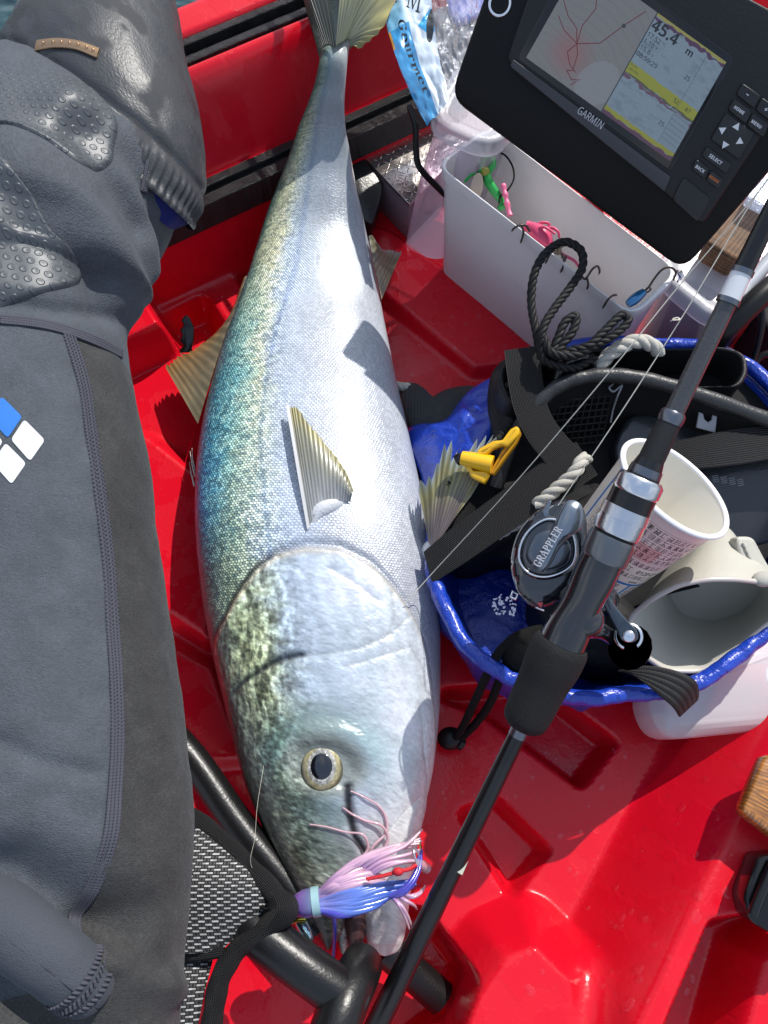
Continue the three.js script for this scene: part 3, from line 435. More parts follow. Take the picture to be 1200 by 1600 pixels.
// folds of the trouser leg: [line, height, half width in rows], u runs across the upper half
const WU = 460;
const FOLD = [
  [[[20, 250], [60, 270], [120, 310], [165, 372], [190, 440], [200, 480]], 0.010, 26], [[[110, 175], [160, 240], [200, 300], [222, 360], [226, 420]], 0.010, 22],
  [[[40, 345], [110, 380], [150, 430], [160, 480]], -0.007, 20], [[[120, 215], [180, 300], [210, 350]], -0.008, 15], [[[150, 215], [195, 260], [228, 330], [238, 380]], -0.006, 12], [[[205, 210], [240, 260], [250, 320]], 0.006, 18],
  [[[0, 1360], [60, 1392], [120, 1420], [160, 1440]], -0.016, 40], [[[-20, 1545], [40, 1590], [90, 1640]], -0.014, 34], [[[140, 1450], [200, 1475], [240, 1510]], -0.006, 20], [[[150, 1490], [220, 1500], [270, 1550]], 0.007, 26],
  [[[0, 1160], [60, 1190], [130, 1205]], -0.0022, 14], [[[0, 470], [90, 486], [190, 500]], -0.004, 12],
].map(([l, h, w]) => [onLeg(l), h * 1.3, w]);
const legRelief = (u, y) => { let d = 0; for (const [l, h, w] of FOLD) { const q = lineDist(l, u, y, WU * 1.6); if (q < w * 2.5) d += h * Math.exp(-q * q / (w * w)); } return d + (fbm(u * 14, y / 90, 3) - 0.5) * 0.004; };
const legSurf = (u, y) => { const p = legAt(y, u), [cx, , h] = pchip(LEG, y), n = p.clone().sub(P(cx, y, h)).normalize(); return [p.addScaledVector(n, u < 0.56 ? legRelief(u, y) : 0), n]; };
const legHit = (px, py) => { const h = hit(legPlain, px, py); if (!h) return null; const [p, n] = legSurf(h.uv.x, mix(LY0, LY1, h.uv.y)); return { p, n }; };
const legGeo = grid(180, 420, (u, v) => { const y = mix(LY0, LY1, v), p = legAt(y, u); if (u < 0.56) { const c = P(pchip(LEG, y)[0], y, pchip(LEG, y)[2]), n = p.clone().sub(c).normalize(); p.addScaledVector(n, legRelief(u, y)); } return p; }, null, true);
// dark side panel right of the long seam
const SEAM = onLeg([[104, 520], [128, 600], [142, 680], [156, 780], [168, 880], [175, 980], [180, 1060], [182, 1150], [180, 1230], [172, 1310], [160, 1390], [146, 1440], [128, 1490]]);
const seamU = (y) => { if (y < SEAM[0][1]) return 2; for (let i = 0; i < SEAM.length - 1; i++) if (y <= SEAM[i + 1][1]) return mix(SEAM[i][0], SEAM[i + 1][0], (y - SEAM[i][1]) / (SEAM[i + 1][1] - SEAM[i][1])); return mix(SEAM[SEAM.length - 1][0], 0.2, sst(1490, 1560, y)); };
const KSEAM = onLeg([[0, 497], [60, 505], [104, 517], [150, 534], [192, 556]]);
const kneeY = (u) => { const g = KSEAM; if (u <= g[0][0]) return g[0][1]; for (let i = 0; i < g.length - 1; i++) if (u <= g[i + 1][0]) return mix(g[i][1], g[i + 1][1], (u - g[i][0]) / (g[i + 1][0] - g[i][0])); return 556; };
const legTex = tex(1024, 2048, (i, j) => { const u = i / 1024, y = mix(LY0, LY1, j / 2048), sp = hash(i, j) * 0.5 + vn(i / 2.2, j / 2.2) * 0.5, n = fbm(i / 30, j / 40, 4), dark = y > kneeY(u) && u > seamU(y) ? 1 : 0; const k = 0.86 + 0.26 * sp + 0.22 * (n - 0.5), d = [0.195, 0.196, 0.198], l = [0.262, 0.284, 0.312];
  return [0, 1, 2].map((q) => (dark ? d[q] * (k * 1.05 - 0.03) : l[q]) * k); }, true);
const legBump = tex(512, 512, (i, j) => 0.5 * hash(i, j) + 0.3 * vn(i / 3, j / 3, 170) + 0.2 * fbm(i / 16, j / 16, 3, 32), false, [0.25, 0.12]);
const person = thing('person', 'seated person\'s leg in grey wetsuit trousers with a knee patch and rubber boot', 'person', P(60, 1000, 0.1));
const leg = part('trouser_leg', legGeo, phy(C(1, 1, 1), 0.82, { map: legTex, bumpMap: legBump, bumpScale: 0.0009, sheen: 0.35, sheenColor: C(0.5, 0.55, 0.6), sheenRoughness: 0.5 }), person);
const legPt = (x, y, k = 0) => { const h = legHit(x, y); return h ? h.p.clone().addScaledVector(h.n, k) : P(x, y, 0.26); };
const legLine = (list, k, n) => smooth(list.map(([x, y]) => legPt(x, y, k)), n);
// flatlock seams: a band of small stitches, one mesh per seam
function seam(a, b, n, rows) {
  const A = legLine(a, 0.0006, n), B = legLine(b, 0.0006, n), gs = [], st = new THREE.CapsuleGeometry(0.00085, 0.0022, 2, 6);
  gs.push(strap(A, B, 0.0012));
  for (let i = 0; i < n; i++) for (let r = 0; r < rows; r++) { const p = A[i].clone().lerp(B[i], (r + 0.5) / rows), d = A[i + 1].clone().sub(A[i]).normalize(), w = B[i].clone().sub(A[i]).normalize(), up = d.clone().cross(w).normalize(); if (up.y < 0) up.negate(); d.addScaledVector(w, r % 2 ? 0.5 : -0.5).normalize(); const g = st.clone(); g.applyQuaternion(new THREE.Quaternion().setFromUnitVectors(V(0, 1, 0), d)); p.addScaledVector(up, 0.0007); g.translate(p.x, p.y, p.z); gs.push(g); }
  return join(gs);
}
const thread = std(S('#3e3f49'), 0.85);
part('seam', seam([[96, 522], [120, 602], [134, 682], [148, 782], [160, 882], [166, 982], [170, 1062], [171, 1152], [168, 1232], [159, 1312], [147, 1390], [132, 1440], [112, 1494]], [[114, 520], [138, 598], [152, 678], [166, 778], [179, 878], [186, 978], [190, 1060], [192, 1150], [190, 1230], [183, 1310], [171, 1392], [158, 1444], [140, 1500]], 190, 4), thread, person, 'long overlocked seam between the grey and dark panels');
part('seam', seam([[2, 492], [60, 500], [106, 511], [150, 527], [190, 548]], [[2, 506], [60, 514], [104, 525], [150, 542], [190, 560]], 60, 4), thread, person);
part('seam', seam([[200, 155], [212, 200], [216, 250], [212, 300]], [[214, 150], [226, 198], [231, 250], [226, 304]], 44, 4), thread, person);
{ const a = smooth([[-90, 1370, .298], [-20, 1420, .314], [50, 1472, .320], [96, 1508, .316], [126, 1532, .309], [146, 1550, .298]].map((q) => P(...q)), 40);
  part('trouser_fold', tube(a, (t, an) => (0.021 - 0.005 * t) * Math.sqrt(Math.max(0.0, 1 - Math.max(0, (t - 0.88) / 0.12) ** 2) + 0.02) + 0.002 * (fbm(t * 9, an, 3) - 0.5), 40), phy(S('#3b4048'), 0.82, { bumpMap: cloth, bumpScale: 0.0006, sheen: 0.35, sheenColor: C(0.5, 0.55, 0.6), sheenRoughness: 0.5 }), person, 'thick rolled fold of the trouser at the hip');
  const gs = [], st = new THREE.CapsuleGeometry(0.0009, 0.0024, 2, 6); for (let i = 0; i < 22; i++) for (let r = 0; r < 3; r++) { const t = 0.16 * r / 3 + 0.72, j = Math.round(t * 40), F = frames(a)[j], an = i / 22 * 3.4 - 1.7, R = (0.021 - 0.005 * t) + 0.0006, d = F[1].clone().multiplyScalar(Math.cos(an)).addScaledVector(F[2], Math.sin(an)), g = st.clone(); g.applyQuaternion(new THREE.Quaternion().setFromUnitVectors(V(0, 1, 0), F[0].clone().addScaledVector(F[2], r % 2 ? 0.6 : -0.6).normalize())); const p = a[j].clone().addScaledVector(d, R); gs.push(g.translate(p.x, p.y, p.z)); } part('seam', join(gs), thread, person); }
// rubber-dotted knee patches
const studs = tex(256, 256, (x, y) => { const row = Math.floor(y / 64), X = (x + (row & 1) * 32) % 64 - 32, Y = y % 64 - 32, r = Math.hypot(X, Y); return 0.15 + 0.75 * (1 - sst(17, 23, r)) - 0.25 * (1 - sst(0, 17, r)) + 0.06 * hash(x, y); }, false, [0.03, 0.03]);
const patchMat = phy(S('#42474c'), 0.42, { bumpMap: studs, bumpScale: 0.0007, sheen: 0.2 });
function patch(outline, rings, k) {                           // a sheet moulded onto the trouser leg
  const c = outline.reduce((s, p) => [s[0] + p[0] / outline.length, s[1] + p[1] / outline.length], [0, 0]), cc = new THREE.CatmullRomCurve3(outline.map((p) => V(p[0], p[1], 0)), true), n = 64, E = []; for (let i = 0; i < n; i++) E.push(cc.getPoint(i / n));
  let acc = []; const g = grid(n, rings, (u, v) => { const e = E[Math.round(u * n) % n], x = mix(c[0], e.x, v), y = mix(c[1], e.y, v), h = legHit(x, y); return h ? h.p.clone().addScaledVector(h.n, k * (1 - 0.9 * sst(0.93, 1, v))) : legPt(Math.min(x, 150), y, 0); }, (u, v, p) => [p.x, p.z], true); return g;
}
part('knee_patch', patch([[-60, 255], [0, 262], [40, 300], [80, 345], [118, 390], [138, 420], [128, 440], [70, 458], [0, 474], [-60, 480]], 26, 0.003), patchMat, person, 'dotted rubber knee patch nearest the viewer');
part('knee_patch', patch([[-50, 120], [30, 116], [100, 122], [148, 148], [172, 190], [174, 235], [165, 262], [120, 268], [60, 228], [10, 205], [-50, 200]], 24, 0.003), patchMat, person, 'dotted rubber patch below the boot cuff');
// four rounded diamonds printed on the thigh
for (const [cx, cy, col] of [[8, 652, '#1f6fc4'], [43, 688, '#cdd2d6'], [14, 724, '#cdd2d6'], [-22, 690, '#cdd2d6']]) {
  const q = [[cx - 5, cy - 32], [cx + 27, cy], [cx + 4, cy + 33], [cx - 26, cy - 1]].map(([x, y]) => new THREE.Vector2(x, y)), o = roundPoly(q, 6, 4), C0 = V(cx, cy, 0);
  const g = grid(o.length, 4, (u, v) => { const e = o[Math.round(u * o.length) % o.length]; return legPt(mix(cx, e.x, v), mix(cy, e.y, v), 0.0007); }); part('emblem', g, std(S(col), 0.6, 0, { bumpMap: cloth, bumpScale: 0.0002 }), person, col === '#1f6fc4' ? 'blue diamond of the thigh emblem' : 'white diamond of the thigh emblem');
}
// boot: cuff loop round the calf, shaft leaving over the gunwale
const BOOT = [[0, 2, 122, 290, 346, 0.272, 0.066], [0.12, 6, 106, 310, 312, 0.277, 0.072], [0.3, 28, 76, 317, 238, 0.283, 0.074], [0.5, 50, 40, 300, 130, 0.285, 0.07], [0.7, 68, 12, 286, 66, 0.28, 0.068], [0.85, 84, -14, 276, 12, 0.275, 0.066], [1, 104, -60, 258, -60, 0.27, 0.062]];
const bootAt = (t, u, grow = 0) => { const [x0, y0, x1, y1, h, bl] = pchip(BOOT, t), L = P(x0, y0, h), R = P(x1, y1, h), c = L.clone().lerp(R, 0.5), w = R.clone().sub(L).multiplyScalar(0.5), a = Math.PI - u * 2 * Math.PI, ax = P(...(() => { const q = pchip(BOOT, Math.min(t + 0.06, 1)); return [(q[0] + q[2]) / 2, (q[1] + q[3]) / 2, q[4]]; })()).sub(P(...(() => { const q = pchip(BOOT, Math.max(t - 0.06, 0)); return [(q[0] + q[2]) / 2, (q[1] + q[3]) / 2, q[4]]; })())).normalize(), up = w.clone().cross(ax).normalize(); if (up.y < 0) up.negate();
  const wl = w.length(); return c.addScaledVector(w, Math.cos(a) * (1 + grow / wl)).addScaledVector(up, Math.sin(a) * (bl + grow)); };
const bootFold = (t, u) => { const rib = t < 0.16 ? 0.0009 * Math.cos(u * 2 * Math.PI * 70) * sst(0.0, 0.03, t) * (1 - sst(0.12, 0.16, t)) : 0, lip = 0.004 * Math.exp(-((t - 0.01) ** 2) / 0.0006), crease = 0.006 * (fbm(u * 9 + t * 3, t * 5 - u * 4, 3) - 0.5), step = -0.003 * Math.exp(-((t - 0.17) ** 2) / 0.0004); return rib + lip + crease + step; };
const bootMat = phy(S('#313337'), 0.85, { bumpMap: peel, bumpScale: 0.00035, roughnessMap: smudge });
const boot = part('boot', grid(372, 80, (u, v) => bootAt(v, u, bootFold(v, u)), (u, v) => [u * 0.6, v * 0.35], true), bootMat, person, 'wet grey rubber boot with ribbed cuff');
part('boot_lining', grid(120, 16, (u, v) => { const k = v < 0.5 ? (0.5 - v) * 2 : 0, out = k * sst(0.2, 0.42, u) * (1 - sst(0.5, 0.6, u)), p = bootAt(v < 0.5 ? 0.002 : (v - 0.5) * 0.5, u, -0.005 - 0.010 * Math.max(0, v - 0.5) - 0.006 * k + 0.0012 * Math.sin(u * 120) * (1 - v)); return p.addScaledVector(bootAt(0, u).sub(bootAt(0.1, u)).normalize(), 0.014 * out); }, (u, v) => [u * 0.6, v * 0.1], true), std(S('#10206e'), 0.8, 0, { bumpMap: cloth, bumpScale: 0.0008 }), person, 'royal blue boot lining');

{
  const a = [[60, 66], [90, 63], [122, 67], [156, 79]], b = [[57, 79], [88, 75], [120, 78], [152, 91]], f = (l) => smooth(l.map(([x, y]) => { const h = hit(boot, x, y); return h ? h.p.clone().addScaledVector(h.n, 0.0012) : P(x, y, 0.35); }), 30), A = f(a), B = f(b);
  part('boot_badge', join(strap(A, B, 0.002), tube(A, 0.0011, 6), tube(B, 0.0011, 6), ...[3, 8, 12, 16, 20, 24, 27].map((i) => tube([A[i].clone().lerp(B[i], 0.2), A[i + 1].clone().lerp(B[i + 1], 0.5).add(V(0, 0.0014, 0)), A[i].clone().lerp(B[i], 0.8)], 0.0011, 6))), std(C(0.34, 0.22, 0.13), 0.35, 0.7), person, 'small copper-coloured badge moulded on the boot');
  const list = []; for (let i = 0; i < 110; i++) { const x = rr(60, 312), y = rr(0, 210), h = hit(boot, x, y); if (h && h.n.y > 0.2) list.push({ p: h.p, n: h.n, r: Math.pow(rnd(), 2) * 0.0026 + 0.0006 }); }
  drops('water_drops', null, list, person);
}

// ================================================================ SEAT: mesh cushion on a black tube frame
const seat = thing('seat', 'kayak seat with black-edged silver mesh cushion on wet black tube frame', 'seat', P(330, 1450, 0.0));
{
  const tubeMat = phy(C(0.007, 0.007, 0.0075), 0.34, { bumpMap: peel, bumpScale: 0.0002, specularIntensity: 0.8 });
  const fr = part('frame_tube', join(tube(path([[340, 1410, 0.10], [395, 1450, 0.120], [470, 1508, 0.122], [536, 1556, 0.116], [556, 1572, 0.112]], 0, 30), 0.0175, 24), tube(path([[566, 1506, 0.085], [556, 1528, 0.105], [536, 1572, 0.12], [515, 1640, 0.125], [505, 1720, 0.125]], 0, 30), (t) => 0.0195 - 0.003 * (1 - t), 24)), tubeMat, seat, 'wet black frame corner with branching tubes');
  part('frame_tube', tube(path([[240, 1120, 0.06], [300, 1185, 0.06], [370, 1285, 0.058], [440, 1372, 0.055], [500, 1452, 0.05]], 0, 30), 0.0140, 22), tubeMat, seat, 'straight black frame tube passing under the fish');
  part('frame_tube', tube(path([[600, 1480, 0.0], [645, 1520, -0.012], [690, 1560, -0.02]], 0, 20), 0.015, 20), tubeMat, seat, 'short black tube end in the deck recess');
  // cushion: woven cloth with a real weave of pale and dark threads
  const weaveTex = tex(256, 256, (x, y) => { const cx = x / 16, cy = y / 16, i = Math.floor(cx), j = Math.floor(cy), fx = cx - i - 0.5, fy = cy - j - 0.5, o = ((i + j * 2) % 4 + 4) % 4 < 2, l = o ? 1 - sst(0.26, 0.42, Math.abs(fy)) : 1 - sst(0.28, 0.42, Math.abs(fx)); const k = 0.8 + 0.3 * hash(i, j); return o ? [.03 + .60 * l * k, .03 + .60 * l * k, .03 + .60 * l * k] : [.05 + 0.10 * l, .05 + 0.10 * l, .055 + 0.10 * l]; }, true, [0.035, 0.035]);
  const weaveB = tex(256, 256, (x, y) => { const cx = x / 16, cy = y / 16, i = Math.floor(cx), j = Math.floor(cy), fx = cx - i - 0.5, fy = cy - j - 0.5, o = ((i + j * 2) % 4 + 4) % 4 < 2; return o ? 1 - sst(0.2, 0.45, Math.abs(fy)) : 0.55 - 0.55 * sst(0.25, 0.45, Math.abs(fx)); }, false, [0.035, 0.035]);
  const meshMat = std(C(1, 1, 1), 0.62, 0, { map: weaveTex, bumpMap: weaveB, bumpScale: 0.0012 });
  const pad = (L, R, arch, n = 40) => { const A = smooth(L.map((q) => P(...q)), n), B = smooth(R.map((q) => P(...q)), n); return grid(24, n, (u, v) => { const i = Math.round(v * n); return A[i].clone().lerp(B[i], u).add(V(0, arch * Math.sin(u * Math.PI) ** 0.7, 0)); }, (u, v, p) => [p.x + p.y * 0.4, p.z]); };
  part('cushion', pad([[200, 1290, 0.14], [200, 1380, 0.15], [200, 1490, 0.14]], [[330, 1296, 0.13], [424, 1395, 0.134], [345, 1487, 0.13]], 0.008), meshMat, seat, 'silver and black woven mesh pad');
  part('cushion', pad([[180, 1500, 0.12], [180, 1580, 0.13], [180, 1700, 0.13]], [[334, 1494, 0.12], [318, 1560, 0.125], [290, 1700, 0.125]], 0.008), meshMat, seat);
  const rib = phy(C(0.010, 0.010, 0.011), 0.7, { specularIntensity: 0.6, bumpMap: weave, bumpScale: 0.0016 });
  part('edging', tube(path([[285, 1268, 0.128], [330, 1300, 0.128], [385, 1352, 0.13], [428, 1396, 0.134], [437, 1420, 0.134], [415, 1450, 0.134], [370, 1485, 0.13], [344, 1530, 0.128], [334, 1580, 0.126], [325, 1640, 0.126], [312, 1720, 0.126]], 0, 90), (t) => 0.0078 + 0.007 * Math.exp(-((t - 0.40) ** 2) / 0.003) + 0.0004 * Math.sin(t * 500), 20), rib, seat, 'black ribbed cloth edging round the pad');
  part('edging', tube(path([[250, 1487, 0.128], [300, 1490, 0.13], [350, 1484, 0.13]], 0, 20), 0.0055, 12), rib, seat);
  const list = []; for (let i = 0; i < 60; i++) { const h = hit(fr, rr(400, 580), rr(1440, 1600)); if (h && h.n.y > 0.25) list.push({ p: h.p, n: h.n, r: Math.pow(rnd(), 2) * 0.0032 + 0.0006 }); }
  drops('water_drops', null, list, seat);
}
// ================================================================ helpers for the gear
const { FontLoader } = await import('three/addons/loaders/FontLoader.js');
const { TextGeometry } = await import('three/addons/geometries/TextGeometry.js');
const SANSB = await new FontLoader().loadAsync('fonts/droid/droid_sans_bold.typeface.json'), SANS = await new FontLoader().loadAsync('fonts/droid/droid_sans_regular.typeface.json'), SERIFB = await new FontLoader().loadAsync('fonts/droid/droid_serif_bold.typeface.json');
function letters(str, font, size, frame, x, y, z, turn = 0, width = null) {   // raised print, centred on (x, y) of a frame
  const g = new TextGeometry(str, { font, size, depth: 0.0002, curveSegments: 4, bevelEnabled: false }); g.computeBoundingBox(); const b = g.boundingBox; g.translate(-(b.min.x + b.max.x) / 2, -(b.min.y + b.max.y) / 2, 0);
  if (width) g.scale(width / (b.max.x - b.min.x), 1, 1); g.rotateZ(turn); g.translate(x, y, z); return g.applyMatrix4(frame.m);
}
const ringH = (list, h, r, grow = 0) => { const pts = list.map(([x, y, hh]) => P(x, y, hh ?? h)), c = pts.reduce((s, p) => s.add(p), V(0, 0, 0)).divideScalar(pts.length); const q = pts.map((p) => { const d = p.clone().sub(c), l = d.length(); return new THREE.Vector2(c.x + d.x * (1 + grow / l), c.z + d.z * (1 + grow / l)); }); return roundPoly(q, r, 6).map((p) => V(p.x, h, p.y)); };
const ringMove = (ring, h, grow) => { const c = ring.reduce((s, p) => s.add(p), V(0, 0, 0)).divideScalar(ring.length); return ring.map((p) => { const d = p.clone().sub(c), l = Math.hypot(d.x, d.z); return V(c.x + d.x * (1 + grow / l), h, c.z + d.z * (1 + grow / l)); }); };
function rings(list, close0, close1) {                      // closed rings of equal count, skinned one to the next
  const n = list[0].length, m = list.length - 1, g = grid(n, m, (u, v) => list[Math.round(v * m)][Math.round(u * n) % n].clone(), (u, v, p) => [p.x + p.z * 0.3, p.y + p.z], true), gs = [g];
  if (close0) gs.push(fan(list[0], true)); if (close1) gs.push(fan(list[m], false)); return join(...gs);
}
const lerpRing = (a, b, t) => a.map((p, i) => p.clone().lerp(b[i], t));
function pillow(list, h, th, o = {}) {                       // soft filled shape: outline at height h, domed above, flat below
  const c = new THREE.CatmullRomCurve3(list.map(([x, y, hh]) => P(x, y, hh ?? h)), true, 'centripetal'), n = 72, E = []; for (let i = 0; i < n; i++) E.push(c.getPoint(i / n));
  const m = E.reduce((s, p) => s.add(p), V(0, 0, 0)).divideScalar(n), f = o.noise ?? 0.004, fr = o.freq ?? 30;
  const top = grid(n, 24, (u, v) => { const e = E[Math.round(u * n) % n], p = m.clone().lerp(e, v); p.y += th * Math.pow(Math.max(0, 1 - v * v), o.pow ?? 0.5) + f * (fbm(p.x * fr + 7, p.z * fr + 3, 4) - 0.5) * 2 * (1 - v ** 6); return p; }, (u, v, p) => [p.x, p.z], true);
  const side = grid(n, 6, (u, v) => { const e = E[Math.round(u * n) % n], p = e.clone().lerp(m, 0.12 * v); p.y = mix(e.y, o.bottom ?? 0.004, v); return p; }, (u, v, p) => [p.x + p.z, p.y], true);
  return join(top, side);
}
const plasticClear = (r, tr, col = C(0.80, 0.80, 0.86)) => phy(col, r, { transmission: tr, bumpMap: peel, bumpScale: 0.0003 });

// ================================================================ FISH FINDER
const FF = facing(940, 190, 0.30, 225, 162);
const finder = thing('fish_finder', 'black fish finder with split chart and sonar screen above the white bin', 'fish finder', P(940, 230, 0.2));
{
  const shell = phy(C(0.004, 0.004, 0.0045), 0.45, { specularIntensity: 0.35, bumpMap: peel, bumpScale: 0.0002 });
  part('housing', slab(roundPoly(FF.pts([[702, 152], [764, -28], [850, -190], [1330, 110], [1215, 255], [1068, 424]]), 0.016), FF, -0.055, 0.055, 0.0045, [], 4), shell, finder);
  const unit = part('bezel', slab(roundPoly(FF.pts([[791, 95], [1098, 352], [1290, 62], [880, -160]], 0.006), 0.006), FF, -0.001, 0.008, 0.002), phy(C(0.008, 0.008, 0.009), 0.42, { specularIntensity: 0.7, bumpMap: peel, bumpScale: 0.0002 }), finder);
  part('bezel_lip', slab(roundPoly(FF.pts([[797, 104], [802, 92], [1048, 276], [1038, 300]], 0.008), 0.002), FF, 0.006, 0.004, 0.0012), std(C(0.03, 0.031, 0.036), 0.5), finder);
  part('glass', slab(roundPoly(FF.pts([[808, 92], [1048, 268], [1148, 92], [905, -90]], 0.008), 0.004), FF, 0.006, 0.0018, 0.0005), phy(C(0.004, 0.004, 0.005), 0.12), finder);
  const shot = paint(1024, 640, (x, w, h) => {
    const sp = w * 0.52; x.fillStyle = '#8f8a80'; x.fillRect(0, 0, sp, h); x.strokeStyle = 'rgba(90,84,78,0.55)'; x.lineWidth = 1.6;
    for (let k = 0; k < 15; k++) { x.beginPath(); for (let i = 0; i <= 40; i++) { const X = sp * i / 40, Y = k * 52 - 60 + 34 * Math.sin(i * 0.14 + k * 0.35) + 60 * (fbm(i / 9, k / 3 + 4, 3) - 0.5) + i * 2.2; i ? x.lineTo(X, Y) : x.moveTo(X, Y); } x.stroke(); }
    const gr = x.createRadialGradient(210, 470, 20, 210, 470, 170); gr.addColorStop(0, 'rgba(190,90,80,0.45)'); gr.addColorStop(1, 'rgba(190,90,80,0)'); x.fillStyle = gr; x.fillRect(0, 300, sp, 340);
    x.strokeStyle = '#7a1d1f'; x.lineWidth = 5; const pl = (l) => { x.beginPath(); l.forEach(([a, b], i) => i ? x.lineTo(a, b) : x.moveTo(a, b)); x.stroke(); };
    pl([[20, 240], [90, 300], [170, 330], [215, 400], [190, 470], [235, 520], [290, 540]]); pl([[150, 60], [210, 180], [190, 300], [215, 400], [330, 320], [400, 160], [470, 30]]); pl([[215, 400], [250, 450], [270, 540], [240, 560], [290, 590], [330, 560], [300, 620]]); pl([[40, 330], [110, 380], [215, 400]]);
    x.fillStyle = 'rgba(165,165,160,0.5)'; x.beginPath(); x.ellipse(430, 520, 110, 150, 0.4, 0, 7); x.fill(); x.fillStyle = '#3d3a38'; x.beginPath(); x.arc(400, 165, 12, 0, 7); x.fill();
    x.fillStyle = '#93a0a2'; x.fillRect(sp, 0, w - sp, h);
    const im = x.getImageData(sp, 0, w - sp, h); for (let j = 0; j < h; j++) for (let i = 0; i < w - sp; i++) { const o = (j * (w - Math.ceil(sp)) + i) * 4, n = fbm(i / 5, j / 4, 3) - 0.5, b = sst(0.5, 0.8, fbm(i / 70, j / 22, 5)) * 0.10; for (let c = 0; c < 3; c++) im.data[o + c] = clamp((im.data[o + c] / 255) * (1 + n * 0.12 - b)) * 255; } x.putImageData(im, sp, 0);
    const band = (y0, th, col, wob, sl) => { x.fillStyle = col; x.beginPath(); for (let i = 0; i <= 60; i++) x.lineTo(sp + (w - sp) * i / 60, y0 + sl * i + wob * (fbm(i / 5, y0, 3) - 0.5)); for (let i = 60; i >= 0; i--) x.lineTo(sp + (w - sp) * i / 60, y0 + th + sl * i + wob * (fbm(i / 4, y0 + 9, 3) - 0.5) * 1.6); x.fill(); };
    band(-6, 24, '#b1a34c', 10, 0); band(16, 16, '#5b3350', 26, 0); band(300, 62, '#aaa62a', 14, 0.2); band(362, 10, '#5c5a38', 14, 0.2); band(374, 14, '#74505c', 26, 0.2); band(590, 34, '#aaa32e', 18, 0); band(616, 30, '#6a3f52', 20, 0);
    x.fillStyle = '#8f9b9d'; x.fillRect(w - 108, 388, 100, 200); x.strokeStyle = '#4b5354'; x.lineWidth = 2; pl([[w - 118, 30], [w - 118, 590]]); for (let k = 0; k < 6; k++) pl([[w - 118, 400 + k * 30], [w - 10, 404 + k * 30]]);
    x.fillStyle = '#0d0f10'; x.font = 'bold 92px sans-serif'; x.fillText('45.4', sp + 8, 92); x.font = 'bold 56px sans-serif'; x.fillText('m', sp + 250, 92); x.font = '38px sans-serif'; x.fillText('17.52', sp + 8, 136); x.fillText('1.10', sp + 8, 176); x.fillText('15.6', sp + 8, 216); x.fillText('08:59:29', sp + 8, 256); x.font = '22px sans-serif'; x.fillText('\u00b0C', sp + 112, 128); x.fillText('k', sp + 92, 168); x.fillText('v', sp + 92, 214);
    x.font = '34px sans-serif'; x.fillText('25', w - 172, 206); x.fillText('52', w - 160, 348); x.fillText('47', w - 76, 352); x.fillText('0', w - 146, 396); x.fillText('25', w - 172, 500); x.font = '20px sans-serif'; x.fillStyle = '#34380f'; x.fillText('52 m', sp + 10, 318); x.fillText('200 kHz', sp + 10, 344); x.fillStyle = '#303436'; x.fillRect(sp - 3, 0, 6, h);
  });
  const q = FF.pts([[822, 90], [1047, 252], [1135, 97], [910, -65]], 0.009);
  part('screen', grid(8, 8, (u, v) => { const a = q[0].clone().lerp(q[1], u), b = q[3].clone().lerp(q[2], u), c = a.lerp(b, v); return FF.world(c.x, c.y, 0.0086); }), phy(C(0.85, 0.85, 0.85), 0.4, { map: shot, clearcoat: 0.5, clearcoatRoughness: 0.08 }), finder, 'lit display, brown chart on the left and grey sonar on the right');
  const bt = phy(C(0.008, 0.008, 0.009), 0.5), ink = std(C(0.62, 0.63, 0.65), 0.6), orange = std(C(0.45, 0.13, 0.03), 0.6), rot = 0, k = 0.0072;
  const key = (pts, txt, tx, ty, size, mat = ink) => { const b = part('button', slab(roundPoly(FF.pts(pts, k), 0.0022), FF, 0.0066, 0.0034, 0.001), bt, finder); const c = FF.at(tx, ty, 0.0102); if (txt) part('button_print', letters(txt, SANSB, size, FF, c.x, c.y, 0.0102, rot), mat, b); return b; };
  key([[1150, 148], [1160, 130], [1188, 150], [1177, 170]], '\u2013', 1168, 148, 0.004); key([[1180, 172], [1190, 152], [1216, 171], [1206, 192]], '+', 1197, 171, 0.004);
  key([[1137, 172], [1147, 153], [1174, 174], [1164, 194]], 'HOME', 1155, 172, 0.0024); key([[1166, 196], [1176, 176], [1200, 194], [1192, 216]], 'MENU', 1182, 194, 0.0024);
  const pad = key([[1110, 218], [1134, 176], [1178, 208], [1154, 250]], null);
  for (const [cx, cy, a] of [[1128, 203, 2.2], [1150, 198, 0.62], [1155, 221, -0.9], [1132, 226, 3.75]]) { const c = FF.at(cx, cy, k); const t = [0, 1, 2].map((i) => new THREE.Vector2(c.x + 0.0034 * Math.cos(a + i * 2.094 + 1), c.y + 0.0034 * Math.sin(a + i * 2.094 + 1))); part('arrow', slab(t, FF, 0.0099, 0.0003, 0), ink, pad); }
  key([[1096, 244], [1104, 228], [1142, 256], [1134, 272]], 'SELECT', 1118, 249, 0.0027); key([[1080, 264], [1088, 248], [1108, 263], [1100, 280]], 'BACK', 1094, 264, 0.0025); key([[1103, 282], [1111, 265], [1130, 280], [1122, 296]], 'MARK', 1116, 280, 0.0025, orange);
  part('card_door', slab(roundPoly(FF.pts([[1050, 312], [1068, 276], [1110, 310], [1090, 348]], k), 0.004), FF, 0.0066, 0.0026, 0.001), bt, finder);
  { const c = FF.at(923, 184, 0.0103), a = FF.at(905, 168), b = FF.at(942, 194); part('maker_print', letters('GARMIN', SANS, 0.0058, FF, c.x, c.y, 0.0103, Math.atan2(b.y - a.y, b.x - a.x), a.distanceTo(b)), std(C(0.42, 0.43, 0.45), 0.5), finder); }
